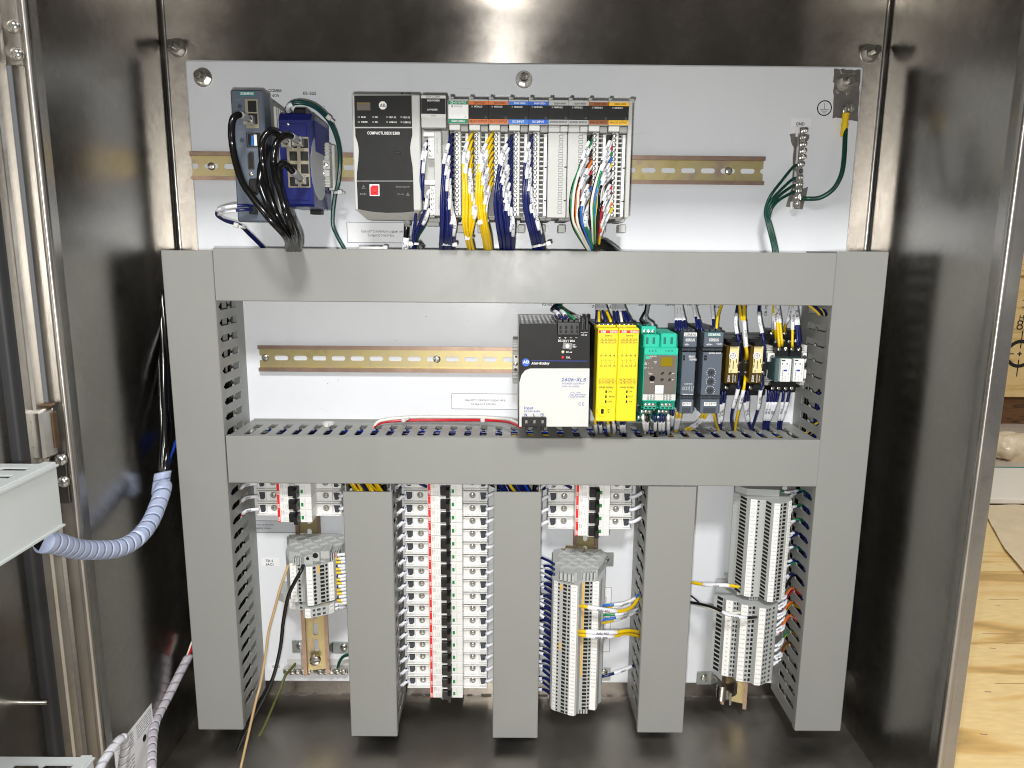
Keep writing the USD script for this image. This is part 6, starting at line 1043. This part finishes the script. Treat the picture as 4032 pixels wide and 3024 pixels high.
bracket('bracket left of the middle strip top', 'N4', 108, 115, 450, 372, 280, 238, [(A_('N4', 445, 240), .4), (A_('N4', 445, 240) + 3, .4), (A_('N4', 445, 240) + 8, 24), (A_('N4', 445, 240) + 11, 24)])
bracket('bracket right of the middle strip top', 'N4', 1000, 118, 1262, 375, 1118, 250, [(A_('N4', 1000, 240), .4), (A_('N4', 1000, 240) - 3, .4), (A_('N4', 1000, 240) - 10, 30), (A_('N4', 1000, 240) - 13, 30)])
bracket('bracket right of the middle strip foot', 'H4', 502, 1230, 560, 1310, 520, 1262, None)
bracket('bracket left of the lower right strip foot', 'H5', 238, 1320, 334, 1402, 289, 1362, [(A_('H5', 330, 1360), .4), (A_('H5', 330, 1360) + 3, .4), (A_('H5', 330, 1360) + 12, 52), (A_('H5', 330, 1360) + 15, 52)])
def tilted_rail(label, xc, zc, y0, y1, ry, first): rail(label, xc, y0, y1, True, h=14, first=first, ry=ry, z=zc - 4, rivets=())
tilted_rail('angled zinc rail below the N and H strip', at('H2', 715, 1250, 40)[0], 36, at('H2', 715, 1470, 40)[1], -196, 12, 36)
p = at('H2', 716, 1390, 44); t = Thing('rail_screw', 'large slotted screw near the foot of the angled left rail', 'screw', tuple(p)); t.part('head', screw(p[0], p[1], 42, 7.4, 10, 3.4, 20), 'nickel')
tilted_rail('angled zinc rail behind the middle strip', 78, 10, -405, -210, -16, 10)
tilted_rail('angled zinc rail below the lower right strip', at('H5', 500, 1430, 30)[0], 26, at('H5', 500, 1545, 34)[1], -110, -22, 22)
p = at('H5', 480, 1462, 36); t = Thing('rail_screw', 'slotted screw at the foot of the lower right rail', 'screw', tuple(p)); t.part('head', screw(p[0], p[1], 32, 5.6, 60, 3, 16), 'nickel')
p = at('H5', 412, 1470, 52); t = Thing('bracket_roll', 'shiny bent bracket end beside the lower right rail', 'bracket', tuple(p)); t.part('bend', [cyl((p[0], p[1] - 11, 44), (p[0], p[1] + 11, 44), 7, 18), hull([(x, y, d) for y in (p[1] - 11, p[1] + 11) for x, d in ((p[0] + 5, 44), (p[0] + 5, 47), (p[0] + 22, 34), (p[0] + 22, 37))])], 'bright_metal')

# ------------------------------------------------------------------ lower earth bar
a, b = at('H2', 488, 1462, 10), at('H2', 958, 1464, 10)
t = Thing('earth_bar', 'nickel earth bar with a row of screws along the panel foot', 'terminal bar', ((a[0] + b[0]) / 2, a[1] - 5, 1))
t.part('bar', [cb(a[0], b[0], a[1] - 3, a[1] + 4.6, 2, 12, .8)], 'bright_metal', smooth=False); t.part('foot', cb(a[0] + 4, b[0], a[1] + 5, a[1] + 14, .3, 2, .3), 'light_grey', smooth=False)
for k, x in enumerate((515, 550, 590, 632, 672, 755, 795, 836, 878, 925)): p = at('H2', x, 1466, 13); t.part('screw', [screw(p[0], p[1], 13, 4.4, 37 * k), cz(p[0], p[1], 10, 13, 2.6, 8)], 'nickel')
p = at('H2', 722, 1458, 12); t.part('flush_screw', lathe([(0, 12.1), (2.2, 12.1), (2.7, 12.6), (2.9, 12)], p[0], p[1]), 'dark_metal')

# ------------------------------------------------------------------ wires of row three
q = random.Random(21); BY = [-106.6] + [-124.6 - 17.93 * k for k in range(16)]
for k, y in enumerate(BY):
    wire(f'sleeved wire into the left side of the {nth(k, 17)} breaker of the tall column', [(-176, y - 9 + q.uniform(-3, 3), 40), (-168, y - 8 + q.uniform(-2, 2), 46), (-160, y - 3, 48), (-156, y + 1, 47), (-153, y + 1, 45)], 1.9, 'wire_blue', [(1, 99)], 'sleeved wires left of the tall breaker column', word='24VDC')
    wire(f'sleeved wire out of the right side of the {nth(k, 17)} breaker of the tall column', [(-45.5, y + 1, 45), (-43, y + 1.4, 46.5), (-39, y + 3 + q.uniform(-1, 1), 46), (-28, y + 6 + q.uniform(-3, 3), 40)], 1.9, 'wire_blue', [(0, 16)], 'sleeved wires right of the tall breaker column')
for k, y in enumerate((-108.6, -126.2, -143.8)):
    wire(f'pale pink sleeved wire into the left side of the {nth(k)} left breaker', [(-371, y - 10, 46), (-362, y - 1, 50), (-351, y + .5, 48), (-346.5, y + .5, 45)], 1.9, 'wire_red', [(6, 99)], 'wires left of the short left column', word='L809')
    wire(f'sleeved wire out of the right side of the {nth(k)} left breaker', [(-239.5, y + 1, 45), (-236.5, y + 1.6, 47), (-230, y + 6, 46), (-216, y + 14, 40)], 1.9, 'wire_red', [(0, 22)], 'wires right of the short left column')
for k, y in enumerate((-107.4, -124.9, -142.4, -159.9)):
    wire(f'sleeved wire into the left side of the {nth(k)} right breaker', [(20, y - 8, 40), (26, y - 4, 46), (33, y + 1, 47), (37.5, y + 1, 45)], 1.9, 'wire_blue', [(3, 99)], 'wires left of the short right column')
    wire(f'sleeved wire out of the right side of the {nth(k)} right breaker', [(144.6, y + 1, 45), (147.5, y + 1.6, 47), (154, y + 4, 46), (166, y + 9, 40)], 1.9, 'wire_blue', [(0, 20)], 'wires right of the short right column')
for k in range(34):
    y = -207 - 5.75 * k; sl = -108 - 19.7 * round((y + 108 - 4) / -19.7); j = q.uniform(-3, 3)
    wire(f'white sleeved wire into the left side of the middle strip, {nth(k)} from the top', [(12, sl + j, 36 + 5 * (k % 3)), (25, lerp(sl, y, .4) + j * .7, 47 + 5 * (k % 3)), (36, y - 1, 58 + 4 * (k % 3)), (44, y - 2, 68 + 3 * (k % 3))], 1.75, 'wire_blue', [(1, 27 if k % 3 else 21)], 'white sleeved wires left of the middle strip', word='O-1%02d' % k if k % 2 else None)
ws('H4', [('wire_sky', [(490, 845, 66), (520, 843, 74), (570, 840, 78), (640, 832, 74), (700, 806, 66), (724, 785, 58), (750, 760, 44)], [(24, 58)]), ('wire_yellow', [(490, 862, 66), (530, 858, 72), (600, 850, 74), (690, 815, 62), (722, 792, 54), (750, 770, 44)], [(20, 52)])], 'upper thin wire right of the middle strip', 'thin wires right of the middle strip', 1.7, lambda k: 'DC COM')
ws('H4', [('wire_yellow', [(360, 846, 92), (385, 849, 104), (435, 857, 110), (500, 868, 110), (565, 876, 106), (640, 876, 94), (695, 850, 78), (728, 805, 60), (745, 770, 46)], [(22, 62)]), ('wire_yellow', [(355, 1003, 92), (375, 1005, 104), (435, 1009, 110), (520, 1012, 108), (600, 1010, 100), (680, 1000, 84), (752, 1015, 58), (770, 1030, 46)], [(22, 64)]), ('wire_yellow', [(355, 1024, 92), (375, 1028, 104), (435, 1034, 110), (520, 1038, 108), (590, 1032, 98), (660, 1018, 84), (752, 1042, 56), (770, 1055, 46)], [(22, 60)])], 'thick yellow jumper wire across the middle strip', 'yellow wires across the middle strip', 2.3, lambda k: '9051-903')
ws('H4', [('wire_white', [(490, 888, 66), (540, 884, 72), (620, 884, 72), (690, 878, 60), (740, 860, 46)], [(30, 60)]), ('wire_kelly', [(490, 904, 66), (540, 903, 72), (620, 898, 72), (690, 880, 60), (740, 862, 46)], [(22, 56)]), ('wire_sky', [(490, 934, 66), (530, 930, 72), (600, 918, 72), (680, 896, 60), (740, 872, 46)], [(24, 58)]), ('wire_yellow', [(490, 956, 66), (520, 952, 72), (590, 936, 72), (670, 905, 62), (740, 876, 46)], [(22, 54)])], 'lower thin wire right of the middle strip', 'lower thin wires right of the middle strip', 1.7, lambda k: 'DC COM')
ws('H4', [('wire_blue', [(480, 1290, 60), (510, 1284, 66), (560, 1272, 66), (640, 1244, 58), (705, 1216, 46), (730, 1200, 38)], [(26, 56)])], 'blue wire low right of the middle strip', None, 2.0, lambda k: '8888')
for k in range(15):
    y = -199 - 4.9 * k; m_ = 'wire_red' if k == 0 else 'wire_yellow' if k % 3 else 'wire_blue'
    wire(f'sleeved wire right of the N and H strip, {nth(k)} from the top', [(-250 + 3 * (k % 3), y, 62), (-242, y, 66), (-232, y + q.uniform(-1, 1), 64), (-221, y + q.uniform(-3, 3), 56), (-208, y + 3, 44)], 1.75, m_, [(11, 44)], 'wires right of the N and H strip', word='O-30%d' % (k % 9))
ws('N5', [('wire_yellow', [(710, 1250, 78), (780, 1250, 78), (850, 1250, 74), (1000, 1238, 66), (1100, 1230, 54)], [(14, 60)]), ('wire_yellow', [(710, 1318, 78), (780, 1318, 78), (850, 1318, 74), (1000, 1300, 66), (1100, 1280, 54)], [(14, 60)])], 'yellow wire out of the two wide terminals', 'yellow wires of the two wide terminals', 1.9, lambda k: '901-24')
wire('cream field wire hanging from the N terminal to the floor', pts('H2', [(525, 690, 84), (512, 730, 90), (470, 850, 98), (432, 990, 102), (382, 1180, 106), (362, 1330, 110), (322, 1560, 122), (290, 1680, 132), (1415, 1590, 150, 'H1'), (1395, 1680, 162, 'H1')]), 1.7, 'wire_tan')
wire('black field wire hanging from the H terminal to the floor', pts('H2', [(636, 690, 92), (618, 735, 98), (575, 810, 102), (525, 920, 104), (490, 1100, 102), (470, 1280, 100), (430, 1460, 98), (385, 1580, 96), (335, 1680, 96), (1390, 1530, 100, 'H1'), (1368, 1680, 110, 'H1')]), 2.4, 'wire_black')
wire('olive green earth wire hanging from the lower earth bar', pts('H2', [(575, 1408, 12), (548, 1440, 22), (505, 1490, 34), (472, 1580, 44), (432, 1670, 54), (1530, 1430, 66, 'H1'), (1460, 1560, 80, 'H1'), (1415, 1680, 92, 'H1')]), 2.0, 'wire_olive')
wire('dark green earth wire curling behind the left middle duct', pts('H2', [(885, 1440, 12), (895, 1400, 16), (925, 1355, 20), (975, 1340, 22)]), 2.2, 'wire_green')
cm = ['wire_black', 'wire_orange', 'wire_red', 'wire_blue', 'wire_brown', 'wire_orange', 'wire_black', 'wire_yellow', 'wire_red', 'wire_orange', 'wire_white', 'wire_kelly', 'wire_yellow', 'wire_red', 'wire_black', 'wire_kelly', 'wire_orange', 'wire_brown']
for k, m_ in enumerate(cm):
    y = -252 - 5.7 * k; sl = yR - 19.7 * round((yR - y - 12) / 19.7); j = q.uniform(-3, 3)
    wire(f'coloured wire with white sleeve right of the lower right strip, {nth(k)} from the top', [(329, y - 4, 72), (338, lerp(y, sl, .25) + j, 76 + 3 * (k % 3)), (346, lerp(y, sl, .55) + j, 74 + 3 * (k % 3)), (354, lerp(y, sl, .85) + j, 66), (362, sl + j, 56), (370, sl + j * .5 - 2, 48), (384, sl - 12, 44)], 1.55, m_, [(6 + 3 * (k % 2), 26 + 5 * (k % 3))], 'coloured wires right of the lower right strip', word='AO-90%d' % (k % 9))
for k in range(20):
    y = -112 - 6.6 * k; sl = yR - 19.7 * round((yR - y - 6) / 19.7); j = q.uniform(-2.5, 2.5)
    wire(f'white sleeved wire right of the upper right strip, {nth(k)} from the top', [(338, y, 56), (346, lerp(y, sl, .3) + j, 58 + 3 * (k % 3)), (356, lerp(y, sl, .8) + j, 54), (366, sl + j, 48), (376, sl - 4, 44), (390, sl - 16, 40)], 1.6, 'wire_blue' if k % 4 else 'wire_kelly', [(5, 27)], 'white sleeved wires right of the upper right strip', word='I-4%02d' % k)
ws('H5', [('wire_yellow', [(180, 728, 40), (205, 735, 52), (280, 748, 66), (360, 752, 76), (440, 754, 82), (515, 764, 80)], [(32, 66)])], 'yellow wire from the right middle duct to the upper right strip', None, 2.2, lambda k: '9051')
ws('H5', [('wire_black', [(170, 858, 46), (205, 866, 56), (320, 890, 84), (400, 925, 100), (460, 950, 108), (560, 966, 108), (628, 962, 98)], [(66, 98)]), ('wire_white', [(180, 866, 44), (230, 878, 58), (330, 905, 84), (400, 928, 96), (470, 938, 100), (520, 932, 94)], [])], 'wire crossing the lower right strip', 'wires crossing the lower right strip', 1.9, lambda k: 'AI-801')
wire('thin black wire beside the right middle duct', pts('H5', [(185, 812, 40), (210, 830, 52), (240, 855, 62), (268, 882, 70)]), 1.2, 'wire_black')
for dk, (xa, xb, m0, m1, w) in enumerate(((-218, -168, 'wire_yellow', 'wire_yellow', 'left'), (-30, 20, 'wire_blue', 'wire_bright_blue', 'centre'))):
    for k in range(11):
        x = lerp(xa, xb - 10, (k + .5) / 11); mt = m0 if k % 5 else ('wire_blue' if dk == 0 else 'wire_yellow') if k == 5 else m1
        wire(f'{nth(k)} wire from the left in the open top of the {"left middle" if dk == 0 else "centre"} duct', [(x + 6, -170, 52 + 6 * (k % 4)), (x + 5, -120, 62 + 5 * (k % 4)), (x - 4, -98, 72 + 4 * (k % 3)), (x - 16, -82, 70), (x - 30, -60, 60)], 2.0, mt, [(78, 96)] if k % 4 == 2 else (), f'wires in the open top of the {w} duct', stuff=LOOSE)
    cxm = (xa + xb) / 2; wire(f'sleeved wire beside the top of the {w} duct', [(cxm + 34, -112, 50), (cxm + 42, -104, 58), (cxm + 56, -100, 62), (cxm + 70, -108, 56)], 2.0, 'wire_blue', [(8, 34)], word='24VDC')
    wire(f'dark wire beside the top of the {w} duct', [(cxm - 20, -104, 70), (cxm - 30, -100, 74), (cxm - 40, -96, 66), (cxm - 48, -84, 54)], 2.6, 'wire_black')

# ------------------------------------------------------------------ cables beside the panel on the left
def spiral(label, P, r, mat, pitch, name='spiral_wrap', gap=.97, group=None):
    Q = spline(P, 10); L = np.r_[0, np.cumsum(np.linalg.norm(np.diff(Q, axis=0), axis=1))]; t = Thing(name, label, 'cable wrap', tuple(Q[0]), group); s = 0; k = 0
    pos = lambda a: np.array([np.interp(a, L, Q[:, j]) for j in range(3)])
    while s < L[-1] - pitch * .5:
        e = min(s + pitch * gap, L[-1]); a, b = pos(s), pos(e); T = (b - a) / np.linalg.norm(b - a); m_ = np.array([pos(lerp(s, e, u)) for u in np.linspace(0, 1, 5)])
        m = tube(m_, [r * .998, r * 1.004, r * 1.008, r * 1.01, r * 1.01], 20)
        u = np.cross(T, [0, 0, 1.]); u /= np.linalg.norm(u) + 1e-9; off = ((m.vertices - m_[2]) @ u) / r
        m.vertices = m.vertices + np.outer(off * pitch * .22, T)
        t.part('turn', m, mat, smooth=True); s += pitch; k += 1
    return t
SP = pts('H1', [(250, 345, 385), (330, 355, 362), (440, 385, 322), (560, 393, 285), (690, 382, 246), (790, 330, 210), (868, 240, 176), (918, 130, 146), (950, 30, 122)]) + pts('G6', [(1045, 1560, 113), (1064, 1425, 106)])
spiral('thick white spiral wrapped cable from the door duct into the cabinet', SP, 9.4, 'spiral_wrap', 14.5, gap=1.0)
wire('dark core of the thick spiral wrapped cable', SP, 7.6, 'cable_black', name='cable_core', cat='cable', n=10)
for k, P in enumerate(([(1060, 1480, 108), (1062, 1380, 104), (1078, 1150, 92), (1072, 900, 76), (1070, 700, 60), (1062, 520, 44), (1050, 380, 34), (1035, 240, 26)], [(1055, 1480, 108), (1048, 1380, 102), (1060, 1180, 88), (1050, 950, 70), (1040, 720, 54), (1018, 500, 40), (985, 330, 30), (920, 200, 20)], [(1072, 1480, 108), (1085, 1360, 102), (1098, 1180, 84), (1098, 950, 70), (1092, 700, 54), (1080, 500, 44), (1066, 340, 34), (1056, 230, 26)], [(1066, 1480, 106), (1070, 1370, 102), (1090, 1160, 86), (1086, 900, 66), (1080, 680, 52), (1060, 450, 36), (1020, 300, 24)])):
    wire(f'{nth(k)} black cable rising from the thick spiral wrap behind the left duct', pts('G6', P), 3.6, 'cable_black', (), 'black cables rising behind the left duct', name='cable', cat='cable', n=9)
for k in range(5): wire(f'{nth(k)} blue wire curving from the spiral wrap behind the left duct', pts('G6', [(1070, 1450, 106), (1092, 1400 - 8 * k, 100), (1115 + 3 * k, 1330 - 10 * k, 84), (1145 + 3 * k, 1240 - 8 * k, 64), (1180, 1180, 44)]), 1.8, 'wire_bright_blue', (), 'blue wires from the spiral wrap')
S2 = pts('H1', [(1098, 1008, 66), (1045, 1110, 84), (990, 1220, 104), (935, 1325, 128), (902, 1400, 148), (886, 1490, 172), (882, 1580, 196), (878, 1690, 222)])
spiral('thin clear spiral wrap with red and green wires hanging to the floor', S2, 5.6, 'spiral_clear', 12.5, gap=.95)
for k, (m_, dx) in enumerate((('wire_green', -6), ('wire_red', 6), ('wire_white', 0), ('wire_grey', 3))):
    P = pts('H1', [(1150 + dx, 880, 40), (1122 + dx, 940, 52), (1098 + dx * .6, 1008, 66), (1045, 1110, 84), (990, 1220, 104), (935, 1325, 128), (902, 1400, 148), (886, 1490, 172), (882, 1580, 196), (878, 1690, 222)]); o = np.array([math.cos(k * 1.6), math.sin(k * 1.6), .3]) * 2.2
    wire(f'{["dark green", "red", "white", "grey"][k]} wire inside the thin clear spiral wrap', [tuple(np.array(p) + o) for p in P], 1.7, m_, (), None)
S3 = pts('H1', [(560, 1700, 372), (600, 1620, 362), (650, 1550, 350), (700, 1492, 338), (724, 1490, 330), (728, 1540, 326), (716, 1620, 324), (706, 1700, 322)])
spiral('looped thin clear spiral wrap with a green wire at the lower left', S3, 4.2, 'spiral_clear', 10, gap=.95)
wire('pale green wire inside the looped clear wrap', S3, 2.6, 'wire_kelly')

# ------------------------------------------------------------------ dark wires lying in the upright ducts behind their slots
q = random.Random(33)
for where, xa, xb, y0, y1, n in (('left', -420, -372, -428, 184, 9), ('left middle', -218, -168, -436, -110, 7), ('centre', -30, 19, -438, -110, 7), ('right middle', 163, 213, -430, -100, 7), ('right', 373, 423, -426, 20, 8)):
    for k in range(n):
        x = lerp(xa, xb, (k + .5) / n); d = 16 + 50 * ((k * 5) % n) / n
        wire(f'{nth(k)} dark wire from the left inside the {where} upright duct', [(x + q.uniform(-4, 4), y, d + q.uniform(-5, 5)) for y in np.linspace(y0, y1, 7)], 3.2, ['wire_black', 'wire_blue', 'wire_black'][k % 3], (), '', n=6, sub=3, stuff=LOOSE)
t = Thing('loose_wires', 'tangle of dark, blue and yellow wires glimpsed inside the slotted grey ducts', 'wires', (0, -430, 20)); t.prim.SetCustomDataByKey('kind', 'stuff')
for m_, L in LOOSE.items(): t.part('insulation', L, m_, smooth=True, kind='stuff')
